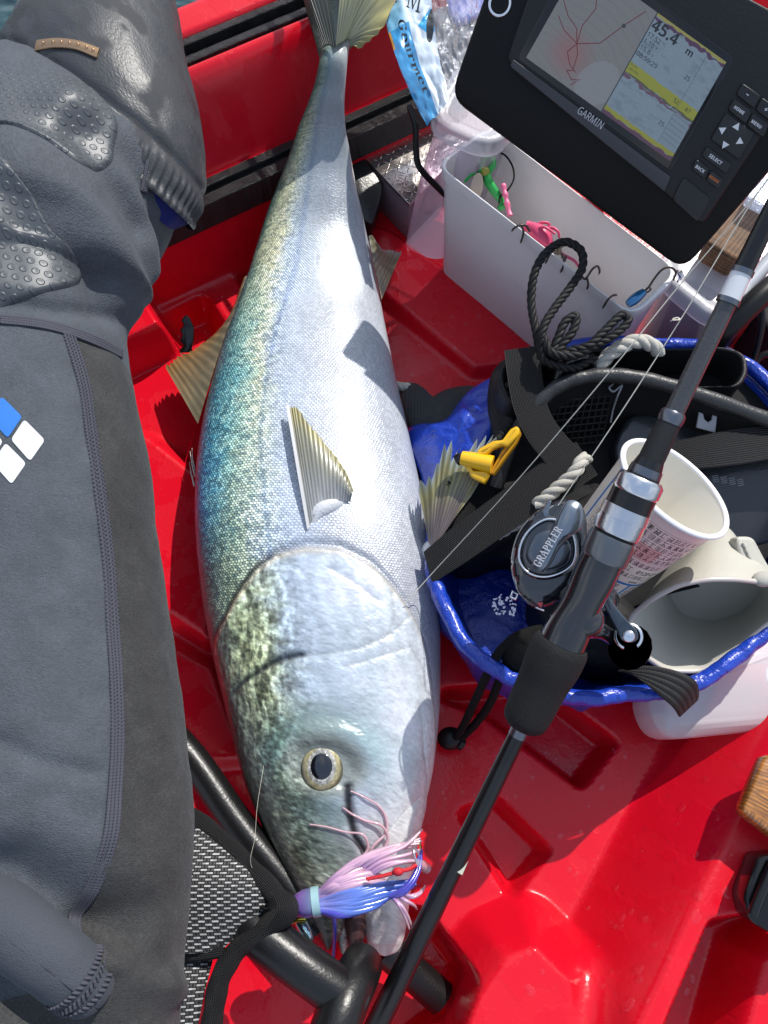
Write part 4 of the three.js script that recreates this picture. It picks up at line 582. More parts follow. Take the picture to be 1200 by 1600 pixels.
  { const c = FF.at(781, 6, 0); part('emblem', join(lathe([[0.0075, 0], [0.0088, 0.0012], [0.0096, 0]], FF.world(c.x, c.y, 0.0004), FF.az, 30)), M.steel, finder, 'silver oval ring at the housing edge'); }
  const foot = FF.world(0.02, -0.02, -0.05);
  part('stand', tube([FF.world(0.03, 0.0, -0.05), FF.world(0.03, 0.0, -0.11), P(965, 245, 0.1), P(965, 255, 0.0)], 0.014, 16), M.black, finder);
  const list = []; for (let i = 0; i < 40; i++) { const x = rr(760, 1050), y = rr(110, 390), c = FF.at(x, y); if (polyDist([[710, 150], [800, 105], [1050, 300], [1060, 400]], x, y) < 0) list.push({ p: FF.world(c.x, c.y, 0.0002), n: FF.az, r: Math.pow(rnd(), 2) * 0.0016 + 0.0004 }); }
  drops('water_drops', null, list, finder);
}

// ================================================================ WHITE BIN and the lures hooked on it
const bin = thing('bin', 'white open plastic bin with lures inside and hooks hung over its rim', 'bin', P(860, 400, 0.01));
const BT = [[686, 258], [985, 490], [1058, 424], [768, 200]], BH = 0.172;
{
  const top = ringH(BT, BH, 0.018), bot = ringMove(top, 0.012, -0.010);
  const R = [bot, lerpRing(bot, top, 0.5), ringMove(top, BH - 0.014, 0), ringMove(top, BH - 0.013, 0.004), ringMove(top, BH - 0.001, 0.0042), ringMove(top, BH, 0.0032), ringMove(top, BH, 0.0004), ringMove(top, BH - 0.001, -0.0006), ringMove(top, BH - 0.02, -0.0016), ringMove(bot, 0.016, -0.003)];
  part('wall', rings(R, true, true), phy(C(0.80, 0.79, 0.80), 0.42, { bumpMap: peel, bumpScale: 0.0003, transmission: 0.12 }), bin);
}
const hook = (name, label, cat, eye, r, turn, mat, n = 2, drop = 1) => {      // treble or double hook hanging from an eye
  const gs = [tube([eye, eye.clone().add(V(0, -0.012 * drop, 0))], 0.0008, 6)];
  for (let i = 0; i < n; i++) { const a = turn + i / n * 2 * Math.PI, d = V(Math.cos(a), 0, Math.sin(a)), pts = []; for (let k = 0; k <= 14; k++) { const t = k / 14 * 3.5; pts.push(eye.clone().add(V(0, -0.012 * drop - Math.sin(t) * r, 0)).addScaledVector(d, r - Math.cos(t) * r)); } gs.push(tube(smooth(pts, 24), (t) => 0.0009 * (t > 0.85 ? 1 - (t - 0.85) * 5.5 : 1), 7)); }
  return single(name, label, cat, join(gs), mat, undefined);
};
const hookPx = (name, label, cat, list, mat, r = 0.0011) => single(name, label, cat, join(...list.map((l) => tube(smooth(l.map((q) => P(...q)), 26), (t) => r * (t > 0.88 ? 1 - (t - 0.88) * 7 : 1), 8))), mat);
const bronze = std(C(0.10, 0.085, 0.075), 0.35, 0.9);
hookPx('fish_hook', 'double dark hook over the bin rim left of the pink lure', 'fish hook', [[[828, 362, .176], [822, 353, .181], [812, 352, .183], [803, 357, .178], [799, 362, .172]], [[815, 353, .181], [818, 362, .176], [816, 372, .17], [813, 381, .164]]], bronze);
hookPx('fish_hook', 'two-pointed hook under the big black rope loop, with a fluffy bead', 'fish hook', [[[872, 388, .178], [862, 394, .178], [856, 403, .172], [852, 413, .165]], [[872, 390, .178], [880, 402, .174], [880, 415, .168], [875, 427, .16]], [[878, 402, .176], [884, 400, .172], [882, 410, .168]]], bronze);
hookPx('fish_hook', 'wide bronze hook curling over the bin rim right of the rope loop', 'fish hook', [[[905, 428, .178], [914, 436, .178], [918, 432, .182], [926, 420, .182], [934, 416, .18], [937, 424, .176], [935, 430, .172]], [[917, 433, .18], [919, 444, .174], [917, 453, .168]]], bronze);
hookPx('fish_hook', 'slim single hook near the right end of the bin rim', 'fish hook', [[[963, 461, .178], [957, 462, .181], [950, 468, .178], [945, 476, .172], [941, 483, .166]]], bronze);
{
  const tackle = [];
  const fluff = []; for (let i = 0; i < 40; i++) { const a = rnd() * 6.28, b = rnd() * 3.14, c = P(871, 389, .181), d = V(Math.cos(a) * Math.sin(b), Math.cos(b), Math.sin(a) * Math.sin(b)); fluff.push(tube([c, c.clone().addScaledVector(d, 0.006)], 0.0007, 4)); }
  single('bead', 'small fluffy tan bead tied on the hook under the rope loop', 'bead', join(...fluff, ball(P(871, 389, .181), 0.004)), std(C(0.34, 0.27, 0.18), 0.9));
  // green soft lure with a leader
  const g = thing('lure', 'bright green soft lure with ring head hanging in the bin', 'lure', P(780, 300, 0.02)), gm = phy(C(0.03, 0.48, 0.10), 0.35, { transmission: 0.3 });
  part('tail', tube(path([[757, 268, 0.155], [762, 282, 0.151], [772, 298, 0.146], [782, 312, 0.141], [788, 325, 0.135]], 0, 26), (t) => 0.006 - 0.003 * t + 0.003 * (t > 0.85 ? 1 : 0), 12), gm, g); part('head_ring', tube(path([[753, 270, 0.157], [750, 259, 0.157], [757, 249, 0.158], [768, 248, 0.158], [771, 256, 0.158], [765, 266, 0.157], [757, 274, 0.155]], 0, 36), 0.0034, 10), gm, g); part('leg', tube(path([[752, 268, 0.155], [736, 274, 0.153], [726, 284, 0.150]], 0, 12), 0.0016, 8), gm, g); part('bead', ball(P(758, 268, 0.158), 0.0048), std(C(0.30, 0.30, 0.05), 0.4), g);
  part('leader', join(tube(path([[778, 215, 0.164], [771, 228, 0.164], [768, 240, 0.160], [762, 256, 0.159], [754, 285, 0.153], [752, 304, 0.146]], 0, 24), 0.001, 6), tube(path([[768, 240, 0.160], [785, 240, 0.160], [800, 258, 0.159], [803, 278, 0.155], [797, 292, 0.151], [790, 300, 0.146], [781, 308, 0.146], [780, 318, 0.144]], 0, 40), 0.001, 6), ball(P(771, 231, 0.164), 0.003)), M.blackMatt, g, 'dark wire leader with a hook');
  const b = thing('lure', 'blunt tan metal jig on a dark wire in the bin corner', 'lure', P(742, 300, 0.02)); part('blade', slab(roundPts([[735, 298], [740, 276], [747, 270], [754, 276], [752, 304], [744, 312]].map(([x, y]) => facing(745, 290, .152, 1, 0).at(x, y))), facing(745, 290, .152, 1, 0), 0, 0.004, 0.0012), phy(C(0.42, 0.34, 0.26), 0.35, { clearcoat: 0.6 }), b); part('leader', join(tube(path([[749, 212, 0.169], [755, 224, 0.168], [756, 240, 0.164], [752, 254, 0.160], [748, 261, 0.159], [746, 270, 0.155]], 0, 24), 0.0012, 6), ball(P(748, 261, 0.159), 0.0032)), M.blackMatt, b);
  single('lure', 'thin pink rubber strand hanging inside the bin beside the green lure', 'lure', tube(path([[786, 288, 0.153], [789, 302, 0.150], [792, 316, 0.146], [797, 337, 0.141]], 0, 20), (t) => 0.0028 + 0.0006 * Math.sin(t * 20), 8), phy(C(0.75, 0.16, 0.30), 0.4));
  const pk = thing('lure', 'hot pink squid lure with tangled legs behind the bin rim', 'lure', P(845, 370, 0.06)), pm = phy(C(0.80, 0.09, 0.22), 0.4, { transmission: 0.25 });
  part('head', tube(path([[822, 352, 0.169], [834, 358, 0.169], [846, 368, 0.168], [856, 384, 0.164]], 0, 20), (t) => 0.003 + 0.007 * Math.sin(t * 3) * t + 0.002, 12), pm, pk); for (const l of [[[836, 356, 0.171], [845, 348, 0.175], [858, 350, 0.175], [855, 360, 0.172]], [[846, 362, 0.171], [862, 356, 0.175], [872, 362, 0.175], [874, 372, 0.171]], [[830, 354, 0.171], [822, 352, 0.172], [818, 362, 0.169]], [[858, 384, 0.169], [880, 398, 0.168], [898, 408, 0.166], [906, 420, 0.164]], [[838, 360, 0.172], [850, 355, 0.180], [868, 366, 0.178]]]) part('leg', tube(path(l, 0, 18), (t) => 0.0019 * (1 - 0.4 * t), 8), pm, pk);
  const bl = thing('lure', 'small blue metal jig with wire leader in the right corner of the bin', 'lure', P(1000, 462, 0.1)); part('body', tube(path([[981, 476, 0.178], [992, 467, 0.180], [1006, 456, 0.182]], 0, 12), (t) => 0.0052 * (0.7 + 0.3 * Math.sin(t * 3.1)), 14), phy(C(0.02, 0.16, 0.36), 0.25, { metalness: 0.5, clearcoat: 0.8 }), bl); part('leader', join(tube(path([[1006, 456, 0.184], [1014, 448, 0.186], [1022, 436, 0.188], [1034, 422, 0.190], [1048, 418, 0.185], [1056, 425, 0.180], [1052, 438, 0.172]], 0, 30), 0.0011, 6), tube(path([[1008, 455, 0.184], [1013, 449, 0.188], [1017, 452, 0.186], [1010, 457, 0.184]], 0, 12, true), 0.0009, 6)), bronze, bl);
  hookPx('swivel', 'tiny silver clip and swivel at the right corner of the bin', 'swivel', [[[1058, 423, .176], [1062, 430, .172], [1064, 438, .166]], [[1060, 426, .176], [1064, 424, .174], [1066, 432, .17], [1061, 436, .168], [1058, 442, .165]]], M.steel, 0.0014);
}

// ================================================================ CLEAR CONTAINERS, BAG OF SNACKS, PLATE BLOCK, BRACKET
{
  const box = thing('container', 'translucent lidded box with black bail handle left of the white bin', 'container', P(700, 330, 0.01));
  const T = [[668, 186], [720, 96], [832, 150], [772, 232]], top = ringH(T, 0.20, 0.028), base = ringMove(ringH([[626, 388], [672, 318], [760, 350], [690, 410]], 0.012, 0.02), 0.012, 0), lid = plasticClear(0.3, 0.55), wall = plasticClear(0.3, 0.72, C(0.72, 0.68, 0.78));
  part('lid', rings([ringMove(top, 0.182, 0.0), ringMove(top, 0.184, 0.004), ringMove(top, 0.198, 0.0035), ringMove(top, 0.202, 0.0005), ringMove(top, 0.202, -0.008), ringMove(top, 0.198, -0.011), ringMove(top, 0.199, -0.016)], false, true), lid, box, 'milky domed lid with a stepped edge'); part('wall', rings([base, lerpRing(base, top, 0.5), ringMove(top, 0.183, -0.003)], true, false), wall, box);
  part('handle', tube(path([[640, 168, .19], [649, 195, .19], [650, 232, .17], [653, 256, .155], [662, 270, .145], [688, 297, .12], [712, 320, .1]], 0, 50), 0.0034, 10), M.black, box, 'black bail handle');
  const box2 = thing('container', 'translucent lidded box with rounded corner right of the white bin', 'container', P(1110, 480, 0.01));
  const T2 = [[1024, 418], [1128, 508], [1268, 330], [1150, 250]], t2 = ringH(T2, 0.155, 0.03), b2 = ringMove(t2, 0.012, -0.010);
  part('lid', rings([ringMove(t2, 0.137, 0), ringMove(t2, 0.139, 0.004), ringMove(t2, 0.153, 0.0036), ringMove(t2, 0.157, 0.0005), ringMove(t2, 0.157, -0.009), ringMove(t2, 0.152, -0.013), ringMove(t2, 0.152, -0.02)], false, true), lid, box2); part('wall', rings([b2, lerpRing(b2, t2, 0.5), ringMove(t2, 0.138, -0.003)], true, false), wall, box2);
  part('contents', new RoundedBoxGeometry(0.07, 0.09, 0.10, 3, 0.01).rotateY(KA).translate(...P(1085, 480, 0.06).toArray()), std(C(0.012, 0.014, 0.03), 0.6), box2, 'dark blue cloth seen through the wall');
  // wood
  const F = facing(1150, 355, 0.185, 46, -62, V(0, 1, 0)), wood = tex(256, 256, (x, y) => { const d1 = Math.hypot((x - 90) / 34, (y - 150) / 16), d2 = Math.hypot((x - 170) / 30, (y - 80) / 15), w = Math.exp(-d1) * 26 + Math.exp(-d2) * 22, g = 0.5 + 0.5 * Math.sin((y + w + 14 * fbm(x / 60, y / 40, 3)) * 0.42), n = fbm(x / 5, y / 50, 3), k = 0.62 + 0.28 * g + 0.35 * (n - 0.5) - 0.45 * Math.exp(-d1 * d1 * 3) - 0.45 * Math.exp(-d2 * d2 * 3); return [.50 * k, .36 * k, .24 * k]; }, true, [0.12, 0.07]);
  single('wood_block', 'weathered brown wood block lying on the right clear box lid', 'wood block', slab(roundPoly(F.pts([[1102, 376], [1163, 298], [1222, 334], [1152, 406]]), 0.006), F, -0.028, 0.028, 0.0025), std(C(1, 1, 1), 0.7, 0, { map: wood, bumpMap: wood, bumpScale: 0.0008 }));
  const F3 = facing(1185, 305, 0.20, 35, 25, V(0, 1, 0)); single('tray', 'small clear plastic tray on the far end of the wood block', 'tray', slab(roundPoly(F3.pts([[1164, 312], [1184, 278], [1260, 312], [1240, 350]]), 0.003), F3, -0.008, 0.012, 0.001), plasticClear(0.2, 0.7, C(.8, .85, .95)));
  // block with embossed metal top
  const FB = facing(640, 260, 0.065, 46, -30, V(0, 1, 0)), plate = tex(256, 256, (x, y) => { const X = (x / 32) % 2, Y = (y / 32) % 2, o = (Math.floor(x / 32) + Math.floor(y / 32)) % 2, u = (x % 32) / 32 - 0.5, v = (y % 32) / 32 - 0.5, a = o ? u + v : u - v, b = o ? u - v : u + v; return 0.4 + 0.5 * (1 - sst(0.1, 0.2, Math.abs(a) + 0.25 * Math.abs(b))) + 0.25 * (fbm(x / 20, y / 20, 4, 0) - 0.5); }, false, [0.07, 0.07]);
  const blk = thing('metal_box', 'box with dented shiny metal top against the side rail', 'metal box', P(640, 300, 0.0));
  part('top_plate', slab(roundPoly(FB.pts([[558, 234], [640, 186], [735, 222], [640, 320]]), 0.003), FB, -0.004, 0.004, 0.0008), std(C(0.62, 0.56, 0.52), 0.33, 0.9, { bumpMap: plate, bumpScale: 0.0012, roughnessMap: smudge }), blk); part('side', slab(roundPoly(FB.pts([[560, 235], [640, 189], [732, 223], [640, 317]]), 0.003), FB, -0.064, 0.06, 0.001), std(C(0.28, 0.22, 0.25), 0.4, 0.2, { bumpMap: peel, bumpScale: 0.0006 }), blk);
  const FK = facing(572, 290, 0.06, 45, 65, V(0.1, 1, 0.15)); single('bracket', 'black moulded bracket beside the fish below the rail', 'bracket', slab(roundPoly(FK.pts([[540, 216], [552, 222], [600, 288], [594, 312], [582, 350], [566, 344], [545, 290]]), 0.004), FK, -0.05, 0.05, 0.002), phy(C(0.012, 0.012, 0.013), 0.35, { bumpMap: peel, bumpScale: 0.0004 }));
  // snack bag
  const bag = thing('snack_bag', 'crumpled clear and blue printed snack bag on the left clear box', 'snack bag', P(670, 120, 0.19));
  const Q = [[591, -40], [762, -70], [742, 150], [668, 200]].map(([x, y], i) => P(x, y, [0.225, 0.235, 0.215, 0.205][i]));
  const sheet = (u0, u1, off, k) => grid(60, 90, (u, v) => { const U = mix(u0, u1, u), a = Q[0].clone().lerp(Q[1], U), b = Q[3].clone().lerp(Q[2], U), p = a.lerp(b, v); p.y += off + k * (Math.abs(fbm(U * 5 + 3, v * 6 + off * 99, 3) - 0.5) * 3 + 0.3 * fbm(U * 18, v * 22, 2)) + 0.012 * Math.sin(U * 3.14) - 0.02 * Math.pow(U - 0.2, 2); p.x += -0.010 * Math.sin(v * 3.1) * (1 - U) ; return p; }, (u, v) => [u, 1 - v]);
  const print = paint(512, 1024, (x, w, h) => {
    const g = x.createLinearGradient(0, 0, w, 0); g.addColorStop(0, '#6fb0d8'); g.addColorStop(0.3, '#8cc4e2'); g.addColorStop(0.45, '#cfdde8'); g.addColorStop(1, '#c5d2de'); x.fillStyle = g; x.fillRect(0, 0, w, h); x.fillStyle = '#3f93c8'; x.fillRect(0, 420, 240, 604); x.fillStyle = '#d99a3d'; x.fillRect(0, 420, 20, 120);
    x.fillStyle = '#15181c'; x.save(); x.translate(200, 700); x.rotate(1.5); x.font = 'italic bold 110px serif'; x.fillText('Gourmet', -330, 60); x.restore(); x.save(); x.translate(70, 130); x.rotate(1.25); x.font = 'bold 92px serif'; x.fillText('Pie', 0, 0); x.restore(); x.save(); x.translate(250, 260); x.rotate(0.5); x.font = '190px serif'; x.fillText('M', 0, 60); x.restore();
    x.fillStyle = '#2aa0d8'; x.beginPath(); x.moveTo(330, 470); x.lineTo(512, 380); x.lineTo(512, 560); x.lineTo(400, 540); x.fill(); x.fillStyle = '#0e0f12'; x.beginPath(); x.ellipse(470, 500, 46, 120, 0.45, 0, 7); x.fill();
  });
  part('printed_film', sheet(0, 0.46, 0.0, 0.004), phy(C(1, 1, 1), 0.25, { map: print, clearcoat: 1, clearcoatRoughness: 0.08 }), bag, 'pale blue printed side of the bag'); part('clear_film', sheet(0.44, 1, 0.002, 0.010), phy(C(0.92, 0.93, 0.95), 0.06, { transmission: 0.86, bumpMap: tex(256, 256, (x, y) => Math.abs(fbm(x / 26, y / 26, 4) - 0.5) * 2), bumpScale: 0.004 }), bag, 'clear crinkled side of the bag'); part('contents', pillow([[640, 60, .20], [700, 10, .2], [755, 40, .2], [735, 140, .19], [680, 175, .19], [650, 120, .19]], 0.19, 0.012, { bottom: 0.18, noise: 0.006, freq: 60 }), std(C(0.05, 0.06, 0.085), 0.35, 0.2), bag, 'dark grey contents'); part('contents', pillow([[700, -10, .215], [750, -30, .215], [752, 20, .21], [712, 40, .21]], 0.21, 0.008, { bottom: 0.2 }), std(C(0.10, 0.12, 0.42), 0.5), bag, 'blue and pink wrapper');
}
const CUP0 = 2.2;
// ================================================================ BLUE TUB
const tub = thing('tub', 'round blue tarpaulin tub full of black bags, cup and scoop', 'tub', P(930, 830, 0.01));
const RIM = [[676, 880, .112], [690, 935, .124], [716, 990, .132], [763, 1038], [825, 1073], [900, 1087], [990, 1087], [1070, 1072], [1135, 1040], [1205, 978], [1262, 890], [1282, 790], [1262, 680], [1200, 596], [1120, 548], [1020, 536, .128], [920, 540, .115], [830, 560, .1], [765, 610, .088], [715, 690, .085], [684, 790, .095]];
const RIMH = 0.135, rimC = P(960, 810, RIMH);
const RIMP = path(RIM, RIMH, 260, true).map((p, i) => { const d = p.clone().sub(rimC).setY(0).normalize(), k = i / 260; return p.addScaledVector(d, 0.002 * Math.sin(k * 60) * fbm(k * 20, 3, 2) + 0.003 * (fbm(k * 40, 1, 3) - 0.5)).add(V(0, 0.005 * (fbm(k * 22, 9, 3) - 0.5), 0)); });
const blueMat = phy(S('#143aa6'), 0.34, { bumpMap: tex(256, 256, (x, y) => 0.55 * fbm(x / 22, y / 22, 5, 0) + 0.3 * Math.abs(fbm(x / 50, y / 30, 3) - 0.5) * 2 + 0.06 * hash(x >> 1, y >> 1), false, [0.16, 0.16]), bumpScale: 0.006, clearcoat: 0.35, clearcoatRoughness: 0.2 });
{
  const ring = (h, g, wob = 0) => RIMP.map((p, i) => { const d = p.clone().sub(rimC).setY(0), l = d.length(), k = i / 260, w = wob * (fbm(Math.cos(k * 6.283) * 5 + h * 30 + 9, Math.sin(k * 6.283) * 5 + 9, 3) - 0.5); return V(rimC.x, 0, rimC.z).addScaledVector(d, 1 + (g + w) / l).setY(h * p.y / RIMH); });
  part('wall', rings([ring(0.006, -0.020), ring(0.03, -0.010, 0.014), ring(0.07, 0.0, 0.02), ring(0.105, 0.001, 0.012), ring(RIMH - 0.008, 0.002, 0), ring(RIMH - 0.01, -0.008), ring(0.1, -0.012, 0.012), ring(0.06, -0.016, 0.02), ring(0.03, -0.024, 0.01), ring(0.012, -0.034)], true, true), blueMat, tub);
  part('hem', tube(RIMP, (t, a) => 0.0068 + 0.0007 * Math.sin(t * 310 + 2.2 * Math.sin(a) + 5 * Math.sin(t * 43)) * fbm(t * 34, 2, 2) + 0.0008 * (fbm(t * 90, a, 2) - 0.5), 20, { closed: true }), blueMat, tub, 'puckered rolled hem of the tub');
  part('fold', pillow([[636, 672, .05], [690, 660, .07], [735, 610, .09], [790, 585, .10], [800, 640, .11], [745, 720, .12], [706, 800, .11], [676, 790, .09], [656, 740, .07]], 0.08, 0.02, { noise: 0.010, freq: 26 }), blueMat, tub, 'loose blue fold hanging outside the rim');
  part('print_mark', (() => { const gs = []; for (let i = 0; i < 46; i++) { const x = rr(768, 804), y = rr(928, 960), q = [[x, y], [x + rr(1, 5), y + rr(-1, 1)], [x + rr(1, 5), y + rr(1, 4)], [x, y + rr(1, 4)]]; const F = facing(x, y, 0.1, 1, 0, V(-0.3, 1, 0.5)); gs.push(slab(F.pts(q), F, 0, 0.0006, 0)); } return join(gs); })(), std(C(0.30, 0.34, 0.48), 0.6), tub, 'worn pale print on the tub wall');
}
single('cloth_bag', 'crumpled black cloth bag under the crank knob inside the blue tub', 'bag', pillow([[826, 925, .07], [880, 890, .08], [960, 920, .085], [1010, 985, .085], [1000, 1045, .08], [930, 1050, .075], [872, 1020, .07], [840, 975, .07]], 0.07, 0.02, { noise: 0.012, freq: 24, bottom: 0.015 }), phy(C(0.007, 0.007, 0.008), 0.6, { specularIntensity: 0.6, bumpMap: cloth, bumpScale: 0.0004 }));
single('mesh_pouch', 'dark wet mesh pouch tucked between the fish and the blue tub', 'pouch', pillow([[618, 606, .03], [640, 600, .04], [664, 628, .05], [700, 612, .06], [745, 606, .07], [762, 622, .08], [730, 664, .075], [702, 712, .07], [672, 696, .06], [640, 672, .05], [622, 640, .04]], 0.05, 0.02, { noise: 0.006 }), phy(C(0.04, 0.042, 0.044), 0.38, { bumpMap: weave, bumpScale: 0.0016 }));
single('rope', 'bit of pale rope end by the fish above the mesh pouch', 'rope', rope(path([[612, 602, .045], [626, 604, .05], [640, 606, .05]], 0, 14), 0.005, 0.016), std(C(0.42, 0.40, 0.36), 0.9));

// ================================================================ BLACK TACKLE BAG inside the tub
const bag = thing('tackle_bag', 'open black tackle bag with webbing straps standing inside the blue tub', 'bag', P(950, 720, 0.02));
{
  const fabric = phy(C(0.006, 0.006, 0.007), 0.66, { specularIntensity: 0.5, bumpMap: cloth, bumpScale: 0.0005 }), soft = phy(C(0.009, 0.009, 0.01), 0.5, { specularIntensity: 0.6, bumpMap: peel, bumpScale: 0.0004 });
  part('body', pillow([[690, 880, .085], [712, 780, .1], [762, 640, .115], [790, 575, .12], [860, 552, .125], [1160, 556, .125], [1215, 640, .12], [1238, 780, .11], [1190, 880, .1], [1040, 930, .09], [930, 960, .085], [860, 930, .08], [790, 870, .08], [720, 885, .085]], 0.1, 0.004, { noise: 0.012, freq: 18, bottom: 0.02 }), fabric, bag);
  // back pouch with thick open lip
  const L = [[778, 590], [800, 556], [1130, 546], [1160, 556], [1163, 585], [1150, 606], [1080, 608], [900, 604], [800, 640]], lp = ringH(L, 0.165, 0.02);
  part('pouch', rings([ringMove(lp, 0.09, 0.004), ringMove(lp, 0.14, 0.003), ringMove(lp, 0.166, 0.003), ringMove(lp, 0.169, 0.0), ringMove(lp, 0.166, -0.003), ringMove(lp, 0.12, -0.005), ringMove(lp, 0.1, -0.012)], false, true), soft, bag, 'long black pouch with rounded open lip');
  // piped arch of the mouth and the mesh wall below it
  const arch = path([[775, 760, .12], [800, 690, .145], [830, 642, .165], [876, 602, .178], [930, 587, .182], [1000, 591, .182], [1090, 616, .178], [1210, 660, .165], [1290, 690, .15]], 0, 80);
  part('piping', tube(arch, (t) => 0.0068 + 0.0003 * Math.sin(t * 90), 16), phy(C(0.022, 0.0225, 0.024), 0.42, { bumpMap: peel, bumpScale: 0.0005 }), bag, 'grey rubber piping arching over the bag mouth');
  const low = path([[800, 800, .1], [830, 760, .1], [880, 730, .1], [950, 715, .1], [1020, 715, .1], [1100, 730, .1], [1210, 770, .1], [1290, 790, .1]], 0, 80);
  part('inner_wall', grid(80, 12, (u, v) => { const i = Math.round(u * 80); return arch[i].clone().lerp(low[i], v).add(V(0, -0.02 * Math.sin(v * 3.14), 0)); }, (u, v, p) => [p.x, p.z]), fabric, bag);
  const net = []; const nq = (u, v) => P(mix(mix(872, 960, u), mix(850, 940, u), v), mix(mix(606, 598, u), mix(700, 690, u), v), mix(.165, .12, v) + 0.002); for (let i = 0; i <= 9; i++) { net.push(tube([nq(i / 9, 0), nq(i / 9, 0.5), nq(i / 9, 1)], 0.0011, 5)); net.push(tube([nq(0, i / 9), nq(0.5, i / 9), nq(1, i / 9)], 0.0011, 5)); }
  const np = part('net_pocket', join(net), M.black, bag, 'coarse black net pocket'); np.userData.kind = 'stuff';
  part('pull_cord', join(tube(path([[958, 600, .172], [952, 606, .174], [958, 612, .172], [972, 602, .174], [966, 616, .17], [958, 640, .15], [954, 660, .14]], 0, 40), 0.0009, 6)), std(C(0.22, 0.23, 0.25), 0.6), bag);
  part('buckle', tube(path([[868, 594, .176], [880, 572, .182], [905, 562, .182], [925, 572, .178]], 0, 20), (t) => 0.011 * (0.6 + 0.4 * Math.sin(t * 3.14)), 14, { flat: 0.6 }), M.blackGloss, bag, 'glossy black rubber flap');
  part('strap', strapPx([[788, 548, .178], [793, 590, .178], [803, 640, .172], [826, 690, .162], [862, 735, .15]], [[846, 540, .178], [848, 590, .178], [858, 640, .172], [884, 680, .162], [918, 712, .15]], 40), M.web, bag, 'wide webbing strap falling over the left end');
  part('strap', strapPx([[662, 862, .125], [700, 830, .135], [780, 770, .145], [850, 720, .152], [900, 690, .155]], [[676, 912, .125], [726, 880, .135], [810, 822, .145], [880, 778, .152], [934, 742, .155]], 40), M.web, bag, 'webbing strap running down to the belly of the fish');
  part('strap', strapPx([[1000, 700, .15], [1080, 684, .157], [1150, 670, .16], [1230, 664, .16], [1290, 664, .16]], [[1010, 738, .15], [1080, 734, .157], [1150, 727, .16], [1230, 714, .16], [1290, 710, .16]], 40), M.web, bag, 'broad webbing strap behind the cup');
  part('zip', tube(path([[700, 760, .14], [730, 730, .145], [765, 700, .15], [800, 660, .152]], 0, 60), (t) => 0.0035 + 0.0009 * Math.sin(t * 260), 10), M.blackMatt, bag);
  part('side_panel', pillow([[762, 640, .12], [770, 580, .13], [795, 560, .14], [812, 620, .14], [800, 700, .135], [776, 720, .125]], 0.12, 0.012, { bottom: 0.09 }), soft, bag);
}
const dark = phy(C(0.016, 0.018, 0.022), 0.3, { bumpMap: peel, bumpScale: 0.0003, clearcoat: 0.3 });
{ const F = facing(1040, 672, .135, 1, 0.12, V(0.05, 1, 0.25)); const t = thing('tackle_case', 'smoky grey case with rounded corner inside the black bag', 'case', P(1040, 680, 0.11)); part('lid', slab(roundPoly(F.pts([[958, 700], [985, 645], [1075, 648], [1130, 700], [1110, 760], [980, 770]]), 0.014), F, -0.02, 0.02, 0.004), dark, t);
  const F2 = facing(1150, 780, .12, 1, -0.2, V(0.1, 1, 0.3)); const t2 = thing('tackle_case', 'smoky grey case with tiny print behind the cup on the right', 'case', P(1150, 790, 0.09)); part('lid', slab(roundPoly(F2.pts([[1060, 735], [1240, 700], [1270, 800], [1200, 850], [1110, 860]]), 0.008), F2, -0.02, 0.02, 0.003), dark, t2);
  const gs = []; for (let i = 0; i < 4; i++) { const c = F2.at(1118 + i * 13, 748 + i * 2), w = 0.003; for (let k = 0; k < 4; k++) gs.push(slab([[c.x - w, c.y - w + k * w * 0.6], [c.x + w, c.y - w + k * w * 0.6], [c.x + w, c.y - w + k * w * 0.6 + 0.0007], [c.x - w, c.y - w + k * w * 0.6 + 0.0007]].map((q) => new THREE.Vector2(...q)), F2, 0, 0.0003, 0)); } part('print', join(gs), std(C(0.22, 0.23, 0.25), 0.6), t2);
  const F4 = facing(1105, 655, .155, 1, 0.15, V(0, 1, 0.5)); single('clip', 'small pale grey notched clip above the broad strap', 'clip', slab(F4.pts([[1088, 668], [1092, 644], [1098, 646], [1100, 655], [1106, 660], [1112, 656], [1113, 648], [1120, 650], [1117, 676]]), F4, -0.002, 0.003, 0.0006), std(C(0.34, 0.35, 0.37), 0.5)); }

